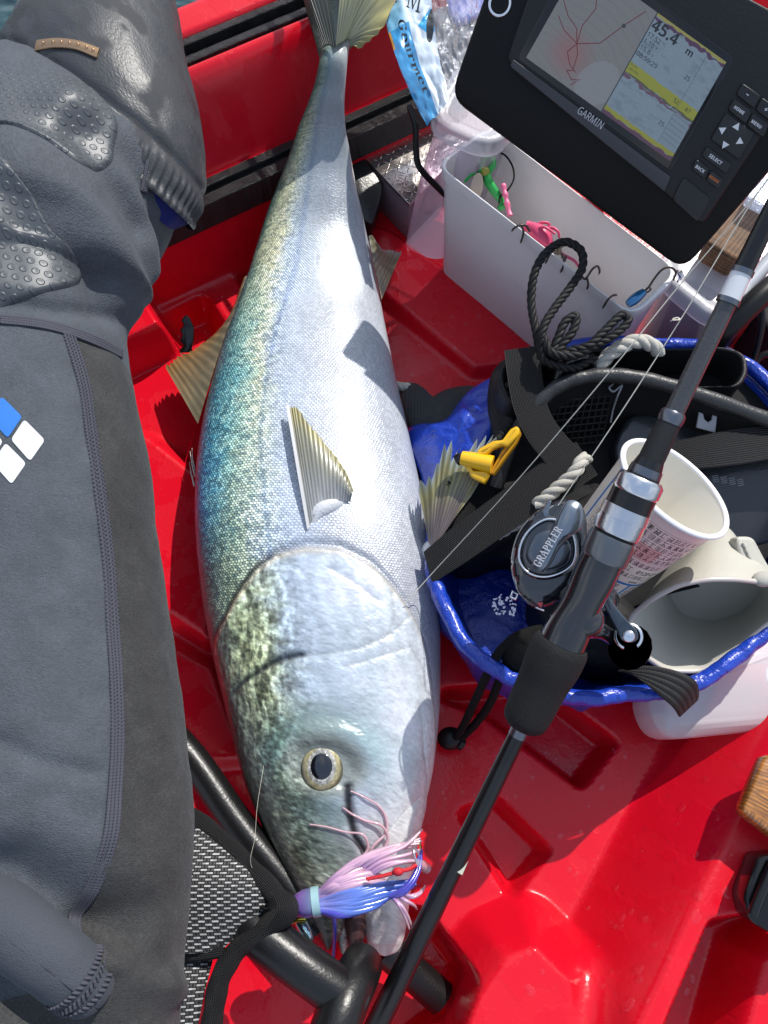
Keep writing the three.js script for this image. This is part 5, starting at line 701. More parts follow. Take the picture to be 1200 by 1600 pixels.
// ================================================================ PAPER CUP
{
  const R = P(1056, 760, 0.235), k = mpp(R), ax = RT.clone().multiplyScalar(100 * k).addScaledVector(UP, 140 * k).addScaledVector(FW, -0.070), L = ax.length(), B = R.clone().sub(ax), cup = thing('paper_cup', 'empty white paper cup with printed ingredients text under the rod', 'cup', B);
  const glyph = (x, X, Y, s) => { x.lineWidth = s * 0.085; x.beginPath(); const n = 2 + Math.floor(rnd() * 3); for (let i = 0; i < n; i++) { const y = Y + s * (0.12 + 0.76 * i / Math.max(n - 1, 1)), a = rr(0, 0.2), b = rr(0.75, 0.95); x.moveTo(X + s * a, y); x.lineTo(X + s * b, y); } const m = 1 + Math.floor(rnd() * 3); for (let i = 0; i < m; i++) { const q = X + s * rr(0.15, 0.85); x.moveTo(q, Y + s * rr(0, 0.3)); x.lineTo(q + s * (rnd() < 0.35 ? rr(-0.3, 0.3) : 0), Y + s * rr(0.7, 0.98)); } if (rnd() < 0.5) { x.moveTo(X + s * 0.5, Y + s * 0.5); x.lineTo(X + s * rr(0.75, 0.95), Y + s * 0.95); x.moveTo(X + s * 0.5, Y + s * 0.5); x.lineTo(X + s * rr(0.05, 0.25), Y + s * 0.95); } x.stroke(); };
  const label = paint(2048, 768, (x, w, h) => {
    x.fillStyle = '#e8dccb'; x.fillRect(0, 0, w, h); x.strokeStyle = '#2a2522';
    const line = (X, Y, n, s) => { for (let i = 0; i < n; i++) glyph(x, X + i * s * 1.02, Y, s); };
    x.fillStyle = '#e3c3c0'; x.fillRect(1090, 0, 620, h * 0.5);
    x.fillStyle = '#1a1a1a'; for (let j = 0; j < 66; j++) for (let i = 0; i < 30; i++) if (hash(i, j + 5) < 0.72) x.fillRect(820 + i * 8.4 + (j % 2) * 3, 60 + j * 9.6, 6.4, 3.4);
    x.strokeRect(1096, 66, 620, 262); for (let j = 0; j < 5; j++) line(1110, 76 + j * 50, 14, 42);
    x.fillStyle = 'rgba(205,70,70,0.28)'; x.fillRect(1096, 210, 210, 116);
    line(1100, 345, 8, 40); x.fillStyle = '#1d1a18'; x.font = 'bold 46px sans-serif'; x.fillText('0120-01-4337', 1300, 440); line(1100, 402, 4, 40); line(1100, 456, 13, 36); x.font = 'bold 30px sans-serif'; x.fillText('www.', 1330, 530);
    x.fillStyle = '#1673b4'; x.fillRect(1000, 540, 760, 18); x.fillRect(1372, 540, 20, 190); x.fillRect(760, 0, 18, h);
    line(1100, 566, 6, 34); x.fillStyle = '#1d1a18'; x.font = 'bold 38px sans-serif'; [['160kcal', 640], ['7.6g', 678], ['0.2g', 714], ['30.6g', 750]].forEach(([t, y]) => x.fillText(t, 1200, y)); line(1100, 610, 3, 30); for (let j = 0; j < 5; j++) line(1410, 572 + j * 38, 9, 28);
    for (let j = 0; j < 12; j++) line(1740, 60 + j * 56, 7, 38); for (let j = 0; j < 12; j++) line(60, 60 + j * 56, 14, 38);
  });
  const r0 = 0.0345, r1 = 95 * k * 1.03, n = 72, q = new THREE.Quaternion().setFromUnitVectors(V(0, 1, 0), ax.clone().normalize());
  const lat = (prof, uvy) => { const g = new THREE.LatheGeometry(prof.map((p) => new THREE.Vector2(p[0], p[1])), n, CUP0); return g.applyQuaternion(q).translate(B.x, B.y, B.z); };
  part('wall', lat([[r0, 0.0], [mix(r0, r1, 0.5), L * 0.5], [r1 - 0.0012, L - 0.003]]), phy(C(1, 1, 1), 0.42, { map: label }), cup, 'printed outside of the cup');
  part('inside', lat([[0.0005, 0.008], [r0 - 0.002, 0.008], [mix(r0, r1, 0.5) - 0.0012, L * 0.5], [r1 - 0.0016, L - 0.001]]), phy(C(0.74, 0.71, 0.63), 0.4), cup, 'plain cream inside of the cup');
  part('rim', lat(Array.from({ length: 13 }, (_, i) => [r1 + 0.0004 + 0.0023 * Math.cos(i / 12 * 6.283), L - 0.001 + 0.0023 * Math.sin(i / 12 * 6.283)])), phy(C(0.78, 0.78, 0.80), 0.35), cup); part('base', lat([[0.0005, 0.003], [r0, 0.003], [r0 + 0.0006, 0.0]]), M.white, cup);
}
// ================================================================ BAILING SCOOP
{
  const sc = thing('scoop', 'pale grey plastic bailing scoop with ribbed handle beside the paper cup', 'scoop', P(1110, 960, 0.08));
  const close = (l, n = 90) => smooth(l.map((q) => P(...q)), n, true);
  const angular = (l, n = 90) => { const q = l.map((p) => P(...p)), L = [0]; q.forEach((p, i) => L.push(L[i] + p.distanceTo(q[(i + 1) % q.length]))); let o = []; for (let i = 0; i < n; i++) { const s = i / n * L[q.length]; let k = 0; while (L[k + 1] <= s) k++; o.push(q[k].clone().lerp(q[(k + 1) % q.length], (s - L[k]) / (L[k + 1] - L[k]))); } for (let r = 0; r < 3; r++) o = o.map((p, i) => p.clone().multiplyScalar(0.5).addScaledVector(o[(i + 1) % n], 0.25).addScaledVector(o[(i + n - 1) % n], 0.25)); return o; };
  const mouth = angular([[982, 966, .15], [1018, 936, .178], [1060, 914, .192], [1105, 905, .198], [1150, 905, .197], [1230, 914, .18], [1266, 926, .16], [1205, 970, .14], [1150, 1014, .133], [1094, 1050, .128], [1040, 1048, .13], [1006, 1024, .14]]), back = close([[1046, 884, .10], [1080, 850, .12], [1106, 828, .145], [1128, 820, .15], [1146, 832, .15], [1162, 866, .14], [1190, 900, .12], [1190, 930, .09], [1160, 960, .07], [1110, 975, .06], [1060, 960, .065], [1040, 920, .08]]);
  const mid = mouth.map((p, i) => p.clone().lerp(back[i], 0.5)), inn = (ring, k) => { const c = ring.reduce((s, p) => s.add(p), V(0, 0, 0)).divideScalar(ring.length); return ring.map((p) => p.clone().addScaledVector(c.clone().sub(p).normalize(), k)); };
  const gm = phy(S('#b3b1a6'), 0.4, { bumpMap: peel, bumpScale: 0.0003 });
  part('shell', rings([inn(back, 0.012).map((p) => p.add(V(0.004, -0.004, -0.004))), back, lerpRing(back, mouth, 0.25), mid, lerpRing(back, mouth, 0.8), mouth, inn(mouth, 0.0026), inn(lerpRing(back, mouth, 0.8), 0.0028), inn(mid, 0.003), inn(lerpRing(back, mouth, 0.25), 0.003), inn(back, 0.004)], true, true), gm, sc);
  part('lip', tube(mouth, 0.0022, 10, { closed: true }), phy(S('#b9b2ac'), 0.35), sc);
  const F = facing(1172, 868, .17, 0.35, 1, V(0.25, 1, 0.3)); const hd = part('handle', slab(roundPoly(F.pts([[1150, 838], [1178, 838], [1200, 880], [1225, 915], [1180, 912], [1160, 880]]), 0.006), F, -0.012, 0.012, 0.003), gm, sc, 'handle base');
  for (let i = 0; i < 6; i++) { const c = F.at(1160 + i * 4, 850 + i * 9), a = F.world(c.x - 0.001, c.y, 0.001), b = F.world(c.x + 0.008, c.y + 0.002, 0.001); part('rib', tube([a, b], 0.0011, 8), gm, hd); }
  part('rivet', ball(P(1192, 905, .19), 0.0065, 1.3, 0.8, 1), gm, sc);
  for (let i = 0; i < 9; i++) { const a = mid[(60 + i * 2) % 90]; }
}
// ================================================================ YELLOW CLIP, ROPES, CORDS
{
  const F = facing(765, 715, 0.165, 1, -0.5, V(-0.25, 1, 0.35)), ym = phy(C(0.80, 0.44, 0.004), 0.32, { clearcoat: 0.3 });
  const y = thing('line_clip', 'yellow plastic line clip with black tip by the pelvic fin', 'clip', P(765, 715, 0.15));
  part('arm', slab(roundPoly(F.pts([[742, 716], [750, 702], [772, 690], [786, 689], [798, 672], [808, 667], [813, 672], [812, 680], [795, 700], [785, 698], [772, 703], [762, 712]]), 0.0015), F, -0.006, 0.014, 0.003), ym, y); part('plate', slab(roundPoly(F.pts([[806, 676], [814, 674], [808, 690], [772, 742], [764, 740], [783, 706]]), 0.001), F, -0.012, 0.014, 0.002), phy(C(0.58, 0.27, 0.003), 0.4), y); part('jaw', slab(roundPoly(F.pts([[730, 728], [742, 736], [762, 737], [766, 742], [758, 757], [748, 753], [736, 746]]), 0.0015), F, -0.006, 0.013, 0.003), ym, y);
  const a = F.at(722, 716), b = F.at(770, 727); part('barrel', tube([F.world(a.x, a.y, 0.004), F.world(mix(a.x, b.x, 0.3), mix(a.y, b.y, 0.3), 0.004), F.world(b.x, b.y, 0.004)], (t) => 0.0062 + 0.002 * t, 18), ym, y); const c = F.at(714, 720); part('tip', tube([F.world(c.x, c.y, 0.003), F.world(mix(c.x, a.x, 1.1), mix(c.y, a.y, 1.1), 0.004)], 0.0052, 14), M.blackGloss, y);
  const wr = std(C(0.46, 0.44, 0.39), 0.92, 0, { bumpMap: cloth, bumpScale: 0.0006 });
  single('rope', 'thick white rope bridging the rear edge of the black bag', 'rope', rope(path([[934, 575, .175], [950, 556, .182], [970, 542, .188], [996, 533, .19], [1016, 538, .186], [1030, 550, .175]], 0, 60), 0.0068, 0.034), wr); single('rope', 'white rope end lying left of the paper cup', 'rope', rope(path([[838, 790, .15], [860, 772, .158], [884, 752, .164], [900, 736, .168], [908, 722, .168], [916, 716, .162]], 0, 50), 0.0062, 0.03), wr); single('rope', 'shaded white rope below the reel and webbing', 'rope', rope(path([[776, 836, .12], [800, 822, .125], [830, 810, .13], [856, 800, .13]], 0, 40), 0.0058, 0.028), wr);
  single('rope', 'coiled black twisted rope over the front of the white bin', 'rope', rope(smooth([[846, 560, .19], [838, 520, .195], [830, 470, .20], [836, 425, .21], [856, 392, .215], [884, 378, .215], [908, 392, .215], [910, 418, .21], [892, 448, .205], [868, 480, .205], [850, 510, .205], [846, 540, .2], [860, 552, .198], [872, 528, .202], [884, 502, .206], [900, 494, .206], [896, 516, .204], [878, 540, .2], [868, 556, .197], [892, 548, .2], [920, 540, .204], [946, 516, .207], [974, 492, .208], [982, 500, .207], [962, 522, .205], [930, 540, .202], [894, 556, .2], [860, 550, .203], [850, 530, .206], [848, 560, .197], [872, 572, .192], [900, 574, .188], [930, 558, .186]].map((q) => P(...q)), 420), 0.0040, 0.021), phy(C(0.006, 0.006, 0.0065), 0.6, { specularIntensity: 0.6 }));
  const cd = thing('bungee', 'black cord pair ending in a round toggle below the blue tub', 'cord', P(705, 1155, 0.02)); const cm = phy(C(0.006, 0.006, 0.006), 0.8, { specularIntensity: 0.4, bumpMap: weave, bumpScale: 0.0006 });
  part('cord', tube(path([[806, 1004, .15], [786, 1012, .145], [766, 1045, .13], [740, 1100, .09], [722, 1138, .05], [712, 1152, .035]], 0, 50), 0.0038, 10), cm, cd); part('cord', tube(path([[812, 1014, .145], [800, 1022, .14], [782, 1060, .12], [765, 1100, .09], [742, 1132, .055], [722, 1152, .035]], 0, 50), 0.0038, 10), cm, cd); part('toggle', ball(P(704, 1154, .028), 0.0105, 1.2, 0.9, 1.05), M.black, cd); part('toggle_end', tube(path([[716, 1160, .03], [722, 1164, .028]], 0, 4), 0.006, 10), M.black, cd); part('sleeve', pillow([[782, 1010, .14], [800, 990, .15], [850, 976, .155], [880, 990, .155], [840, 1040, .14], [806, 1050, .135], [788, 1035, .135]], 0.14, 0.012, { bottom: 0.12 }), cm, cd);
  const sb = thing('webbing_loop', 'black webbing strap folded over the blue tub hem', 'strap', P(1050, 1085, 0.1)); part('band', strapPx([[966, 1048, .15], [1000, 1040, .156], [1050, 1046, .158], [1085, 1062, .152], [1092, 1082, .135], [1086, 1096, .118], [1070, 1098, .112]], [[980, 1050, .149], [1010, 1070, .156], [1036, 1092, .156], [1050, 1104, .15], [1060, 1118, .135], [1060, 1119, .118], [1056, 1112, .11]], 40), M.web, sb);
}
// ================================================================ JUG, WOOD, HOLDER, PLUG at the right; cable loop top right
{
  const F = facing(1120, 1090, 0.075, 1, -0.12, V(0.05, 1, 0.1)); const jug = thing('jug', 'milky plastic jug lying on the red deck under the blue tub', 'jug', P(1120, 1100, 0.01));
  part('body', slab(roundPoly(F.pts([[1008, 1080], [1036, 1158], [1320, 1130], [1330, 960], [1180, 985], [1080, 1050]]), 0.02), F, -0.06, 0.06, 0.014, [], 6), phy(C(0.80, 0.78, 0.80), 0.38, { transmission: 0.5, bumpMap: peel, bumpScale: 0.00008 }), jug); { const c = F.at(1222, 1058); part('embossed_ring', lathe([[0.0125, 0], [0.014, 0.0015], [0.0155, 0]], F.world(c.x, c.y, -0.0004), F.az, 36), phy(C(0.84, 0.84, 0.86), 0.35, { transmission: 0.3 }), jug); }
  const FW2 = facing(1215, 1250, 0.125, 0.5, -1, V(-0.05, 1, 0.05)), gw = tex(256, 256, (x, y) => { const g = 0.5 + 0.5 * Math.sin((x + 16 * fbm(x / 40, y / 90, 3)) * 0.5), n = fbm(x / 6, y / 40, 3), k = 0.6 + 0.25 * g + 0.5 * (n - 0.4); return [.74 * k, .48 * k, .20 * k]; }, true, [0.06, 0.06]);
  const wb = thing('varnished_block', 'wet varnished wooden block on the right deck ledge', 'wood block', P(1220, 1250, 0.09)); part('top', slab(roundPoly(FW2.pts([[1158, 1268], [1196, 1178], [1270, 1190], [1270, 1340], [1214, 1312]]), 0.006), FW2, -0.022, 0.022, 0.005, [], 5), phy(C(1, 1, 1), 0.3, { map: gw, bumpMap: gw, bumpScale: 0.0003, clearcoat: 1, clearcoatRoughness: 0.12 }), wb);
  const FH = facing(1210, 1390, 0.12, 0.5, -1, V(-0.1, 1, 0.1)); const rh = thing('rod_holder', 'glossy black rod holder clamp on the right ledge below the varnished block', 'rod holder', P(1210, 1400, 0.085)); part('body', slab(roundPoly(FH.pts([[1162, 1402], [1186, 1338], [1300, 1330], [1300, 1470], [1200, 1458], [1170, 1438]]), 0.005), FH, -0.035, 0.035, 0.003), M.blackGloss, rh); part('clamp_bar', tube(path([[1176, 1430, .125], [1196, 1380, .128], [1215, 1335, .128]], 0, 10), 0.004, 10), M.blackGloss, rh);
  single('drain_plug', 'dark round plug in the lower right deck recess', 'plug', lathe([[0.0005, 0.012], [0.016, 0.012], [0.02, 0.008], [0.021, 0]], P(1198, 1590, 0.004), V(0, 1, 0), 40), std(C(0.02, 0.025, 0.03), 0.5));
  single('cable', 'black cable looping down beside the right clear box', 'cable', tube(path([[1176, 440, .15], [1187, 468, .15], [1190, 505, .14], [1182, 545, .12], [1170, 580, .1], [1190, 556, .11], [1240, 550, .12]], 0, 60), 0.0036, 10), M.black); single('carry_handle', 'thick black carry handle crossing behind the rod at the right edge', 'handle', tube(path([[1110, 548, .14], [1140, 512, .165], [1175, 475, .18], [1215, 440, .185], [1270, 400, .18]], 0, 30), (t) => 0.009 + 0.002 * Math.sin(t * 3), 14), M.black);
  single('pipe', 'pale grey plastic pipe beside the rod over the right clear box', 'pipe', tube(path([[1140, 478, .172], [1176, 438, .178], [1200, 410, .182], [1260, 350, .19]], 0, 20), (t) => t < 0.18 ? 0.0095 : 0.007, 16), phy(C(0.42, 0.44, 0.48), 0.35)); single('battery_box', 'dark box at the right edge behind the black pouch', 'box', new RoundedBoxGeometry(0.09, 0.07, 0.08, 3, 0.006).rotateY(KA).translate(...P(1245, 530, 0.05).toArray()), M.rubber);
  single('white_case', 'white case behind the cable at the right edge', 'case', new RoundedBoxGeometry(0.10, 0.05, 0.10, 3, 0.008).rotateY(KA).translate(...P(1250, 470, 0.05).toArray()), phy(C(0.6, 0.6, 0.64), 0.4));
}
// ================================================================ ROD AND REEL
const ROD0 = P(586, 1608, 0.07), ROD1 = P(1168, 408, 0.40);
const rodDir = ROD1.clone().sub(ROD0).normalize();
const rodAt = (px, py) => { const d = ray(px, py).normalize(), w = ROD0.clone().sub(camera.position), a = rodDir.dot(d), b = rodDir.dot(w), c = d.dot(w), s = (a * c - b) / (1 - a * a); return ROD0.clone().addScaledVector(rodDir, s); };
const rod = thing('fishing_rod', 'black bait rod with low profile reel lying across the blue tub', 'fishing rod', rodAt(880, 960));
{
  const seg = (name, a, b, ra, rb, mat, label, n = 20) => { const A = rodAt(...a), B = rodAt(...b); return part(name, tube([A, A.clone().lerp(B, 0.5), B], (t) => mix(ra * mpp(A), rb * mpp(B), t), 28), mat, rod, label); };
  const turn = (name, list, mat, label, flat = 1) => { const pts = list.map(([x, y]) => rodAt(x, y)), rs = list.map(([, , r], i) => r * mpp(pts[i])); return part(name, tube(pts, (t) => { const k = t * (pts.length - 1); return rs[Math.round(k)]; }, 32, { flat }), mat, rod, label); };
  const blank = phy(C(0.006, 0.006, 0.007), 0.28, { specularIntensity: 0.9 }), eva = phy(C(0.012, 0.012, 0.0125), 0.8, { specularIntensity: 0.6, bumpMap: cloth, bumpScale: 0.0007 }), graph = phy(C(0.008, 0.0095, 0.0125), 0.22, { clearcoat: 0.7, clearcoatRoughness: 0.06 });
  seg('rear_blank', [560, 1660], [812, 1135], 19, 14, blank, 'long black butt section'); seg('end_ring', [806, 1148], [815, 1128], 15, 15, M.darkSteel);
  { const o = []; for (let i = 0; i <= 24; i++) { const t = i / 24; o.push([mix(810, 868, t), mix(1138, 1004, t) - 6, pchip([[0, 26], [0.05, 34], [0.14, 37], [0.5, 40], [0.8, 45], [0.93, 45], [1, 41]], t)[0]]); } turn('grip', o, eva, 'grey foam grip'); }
  turn('seat_body', Array.from({ length: 21 }, (_, i) => { const t = i / 20; return [mix(862, 945, t), mix(1006, 850, t), pchip([[0, 37], [0.15, 36], [0.4, 31], [0.7, 34], [1, 32]], t)[0]]; }), graph, 'glossy dark reel seat');
  turn('hood', [[938, 872, 36], [941, 867, 38], [954, 842, 38], [957, 836, 36]], phy(C(0.12, 0.13, 0.14), 0.3, { metalness: 0.8, clearcoat: 0.5 }), 'gunmetal hood'); turn('collar', [[957, 836, 33], [961, 829, 33]], M.black); turn('lock_ring', [[960, 832, 37], [962, 828, 38], [970, 812, 38], [972, 808, 37]], std(C(0.55, 0.57, 0.6), 0.24, 1, { bumpMap: peel, bumpScale: 0.0001 }), 'silver locking ring'); turn('lock_ring', [[971, 809, 38.6], [979, 793, 38]], std(C(0.55, 0.57, 0.6), 0.3, 1)); turn('black_sleeve', [[977, 797, 36], [991, 768, 36]], blank); turn('lock_ring', [[990, 770, 36], [992, 766, 38], [1000, 750, 37], [1003, 745, 31]], std(C(0.62, 0.64, 0.67), 0.22, 1), 'upper silver ring'); turn('sleeve', [[1001, 747, 27], [1006, 738, 26], [1016, 718, 21]], blank);
  seg('winding', [1004, 742], [1010, 730], 26.5, 25.5, M.darkSteel); turn('fore_sleeve', [[1013, 724, 20.5], [1030, 690, 20], [1042, 664, 18.5], [1046, 656, 18]], M.rubber); turn('ring', [[1044, 660, 19], [1047, 654, 20.5], [1051, 646, 20], [1053, 642, 17]], M.darkSteel);
  seg('blank', [1050, 648], [1140, 462], 15.5, 14.5, phy(C(0.035, 0.037, 0.04), 0.36, { clearcoat: 0.4, clearcoatRoughness: 0.25, bumpMap: peel, bumpScale: 0.0004 }), 'dark grey blank'); seg('white_band', [1137, 468], [1158, 426], 17, 16.5, phy(C(0.62, 0.64, 0.66), 0.28, { clearcoat: 0.6 }), 'white band on the blank'); seg('ring', [1134, 474], [1138, 466], 18.5, 18.5, M.darkSteel); seg('ring', [1157, 428], [1161, 420], 18, 18, M.darkSteel); seg('blank', [1158, 426], [1330, 80], 16, 12, M.blackGloss);
  { const A = rodAt(707, 1362), F = facing(716, 1348, A.y + 0.008, 0.46, -0.89); part('sticker', slab(roundPoly(F.pts([[713, 1362], [722, 1368], [734, 1340], [728, 1334]]), 0.001), F, -0.001, 0.002, 0.0004), std(C(0.40, 0.42, 0.34), 0.5), rod, 'pale sticker on the butt'); } 
  // reel: low-profile body in its own plane, turned towards the viewer
  const RF = facing(862, 858, 0.262, 0.46, -0.89), reel = part('reel', (() => {
    const body = RF.pts([[798, 890], [800, 858], [810, 830], [832, 803], [860, 785], [884, 778], [905, 784], [916, 806], [917, 850], [912, 890], [890, 925], [862, 946], [832, 950], [808, 925]]);
    return slab(roundPts(body, 4), RF, -0.036, 0.036, 0.008, [], 6); })(), phy(C(0.010, 0.012, 0.017), 0.16, { clearcoat: 1, clearcoatRoughness: 0.05 }), rod, 'black and blue-grey low profile reel');
  const dome = (pts, z0, h, mat, name, label) => { const E = roundPts(pts, 5), n = E.length, c = E.reduce((s, p) => s.add(p), new THREE.Vector2()).divideScalar(n); return part(name, grid(n, 10, (u, v) => { const e = E[Math.round(u * n) % n], p = c.clone().lerp(e, v); return RF.world(p.x, p.y, z0 + h * Math.sqrt(Math.max(0, 1 - v * v * 0.98))); }, null, true), mat, reel, label); };
  const gm = phy(C(0.14, 0.17, 0.21), 0.24, { metalness: 0.75, clearcoat: 1, clearcoatRoughness: 0.06 });
  dome(RF.pts([[809, 872], [814, 842], [830, 818], [858, 806], [890, 818], [904, 850], [900, 884], [878, 900], [846, 906], [820, 896]]), -0.001, 0.007, phy(C(0.016, 0.02, 0.028), 0.14, { metalness: 0.4, clearcoat: 1, clearcoatRoughness: 0.04 }), 'side_plate');
  dome(RF.pts([[822, 872], [826, 852], [842, 832], [866, 828], [886, 842], [893, 862], [886, 880], [866, 890], [840, 890]]), 0.0035, 0.0046, phy(C(0.06, 0.075, 0.10), 0.25, { metalness: 0.7, clearcoat: 1, clearcoatRoughness: 0.08 }), 'palm_plate');
  dome(RF.pts([[833, 884], [842, 862], [860, 830], [876, 796], [890, 782], [908, 790], [908, 826], [893, 838], [876, 856], [862, 880], [848, 894]]), 0.005, 0.0075, gm, 'top_plate', 'blue-grey bar across the side plate');
  part('side_ring', tube(roundPts(RF.pts([[812, 874], [816, 846], [832, 824], [858, 811], [886, 822], [899, 850], [895, 880], [876, 895], [848, 901], [824, 893]]), 6).map((p) => RF.world(p.x, p.y, 0.0042)), 0.0009, 8, { closed: true }), M.steel, reel, 'thin polished ring');
  { const a = RF.at(838, 884, 0.012), b = RF.at(874, 824, 0.012); part('print', letters('GRAPPLER', SERIFB, 0.0058, RF, (a.x + b.x) / 2, (a.y + b.y) / 2, 0.0126, Math.atan2(b.y - a.y, b.x - a.x), a.distanceTo(b)), std(C(0.5, 0.5, 0.52), 0.4, 0.5), reel, 'silver lettering'); }
  part('line_guide', slab(roundPoly(RF.pts([[846, 800], [855, 783], [862, 781], [858, 800], [868, 812], [852, 815]]), 0.001), RF, -0.012, 0.012, 0.002), gm, reel); part('trim', join(tube([[829, 934], [846, 946], [856, 934]].map(([x, y]) => { const c = RF.at(x, y, 0); return RF.world(c.x, c.y, -0.004); }), 0.0013, 6), tube([[824, 930], [838, 950], [850, 955]].map(([x, y]) => { const c = RF.at(x, y, 0); return RF.world(c.x, c.y, -0.006); }), 0.001, 6)), M.steel, reel); part('red_trim', slab(RF.pts([[834, 934], [852, 930], [846, 952]]), RF, -0.004, 0.003, 0.0005), phy(C(0.30, 0.004, 0.01), 0.25, { clearcoat: 1 }), reel); part('lug', tube([[796, 934], [800, 926], [808, 930], [804, 938]].map(([x, y]) => { const c = RF.at(x, y, 0); return RF.world(c.x, c.y, -0.014); }), 0.0012, 6, { closed: true }), M.steel, reel);
  // arch of the trigger, crank arm and knob
  const RG = facing(950, 980, 0.215, 0.46, -0.89);
  part('trigger', tube(smooth([rodAt(884, 978).add(V(0.006, 0.004, 0)), P(905, 985, .226), P(932, 984, .222), P(955, 996, .208), P(975, 1012, .196), P(990, 1020, .186)], 30), (t) => 0.0085 - 0.0045 * t, 16), graph, rod, 'curved finger trigger'); part('trigger_fillet', ball(rodAt(893, 968).add(V(0.006, 0.003, 0)), 0.0125, 1.2, 0.9, 1.1), graph, rod);
  const arm = part('crank_arm', slab(roundPts(RG.pts([[938, 930], [948, 928], [962, 948], [985, 975], [995, 986], [996, 998], [986, 1004], [972, 1000], [962, 984], [948, 956]]), 4), RG, 0.006, 0.005, 0.0014), phy(C(0.05, 0.065, 0.085), 0.25, { metalness: 0.8, clearcoat: 0.8 }), rod, 'blue-grey crank arm'); const c = RG.at(982, 994, 0.01); part('cap', lathe([[0.0003, 0.0036], [0.0036, 0.0036], [0.0046, 0.0026], [0.0046, 0]], RG.world(c.x, c.y, 0.011), RG.az, 28), M.steel, arm); part('washer', lathe([[0.0085, -0.003], [0.0105, -0.0015], [0.0105, 0.001], [0.0085, 0.0012]], RG.world(c.x, c.y, 0.006), RG.az, 36), M.steel, arm); part('knob', (() => { const g = ball(V(0, 0, 0), 0.018, 1.0, 1.35, 0.9), f = RG.at(985, 1012, 0); g.applyMatrix4(new THREE.Matrix4().makeBasis(RG.ax, RG.az, RG.ay)); const p = RG.world(f.x, f.y, -0.016); return g.translate(p.x, p.y, p.z); })(), phy(C(0.008, 0.008, 0.009), 0.4, { clearcoat: 0.3 }), arm, 'round black crank knob');
  part('crank_hub', lathe([[0.0003, 0.012], [0.008, 0.012], [0.012, 0.006], [0.014, -0.012]], RG.world(...RG.at(938, 936).toArray(), -0.004), RG.az, 30), graph, rod);
}
// ================================================================ LINES
const lineM = phy(C(0.62, 0.60, 0.50), 0.5), fine = (name, label, l, r) => single(name, label, 'fishing line', tube(path(l, 0, 60), r, 6), lineM);
fine('fishing_line', 'pale fishing line from the belly of the fish up to the rod guide', [[632, 944, .122], [678, 893, .14], [800, 760, .23], [960, 572, .33], [1060, 448, .37], [1170, 318, .415], [1230, 240, .44]], 0.00042);
fine('fishing_line', 'yellowish fishing line from the reel up to the rod guide', [[872, 790, .275], [960, 660, .32], [1068, 492, .37], [1172, 320, .418], [1232, 236, .445]], 0.00042);
single('knot', 'small knot with clipped ends on the yellowish line', 'knot', join(tube([P(1062, 500, .37), P(1050, 500, .374), P(1048, 502, .372)], 0.0004, 5), tube([P(1060, 496, .37), P(1051, 498, .37)], 0.0004, 5), ball(P(1061, 499, .3685), 0.001)), lineM);
fine('leader_line', 'thin clear leader line beside the fish\'s head above the frame tube', [[412, 1196, .15], [402, 1260, .15], [398, 1310, .145], [392, 1350, .14], [440, 1406, .1]], 0.00014);
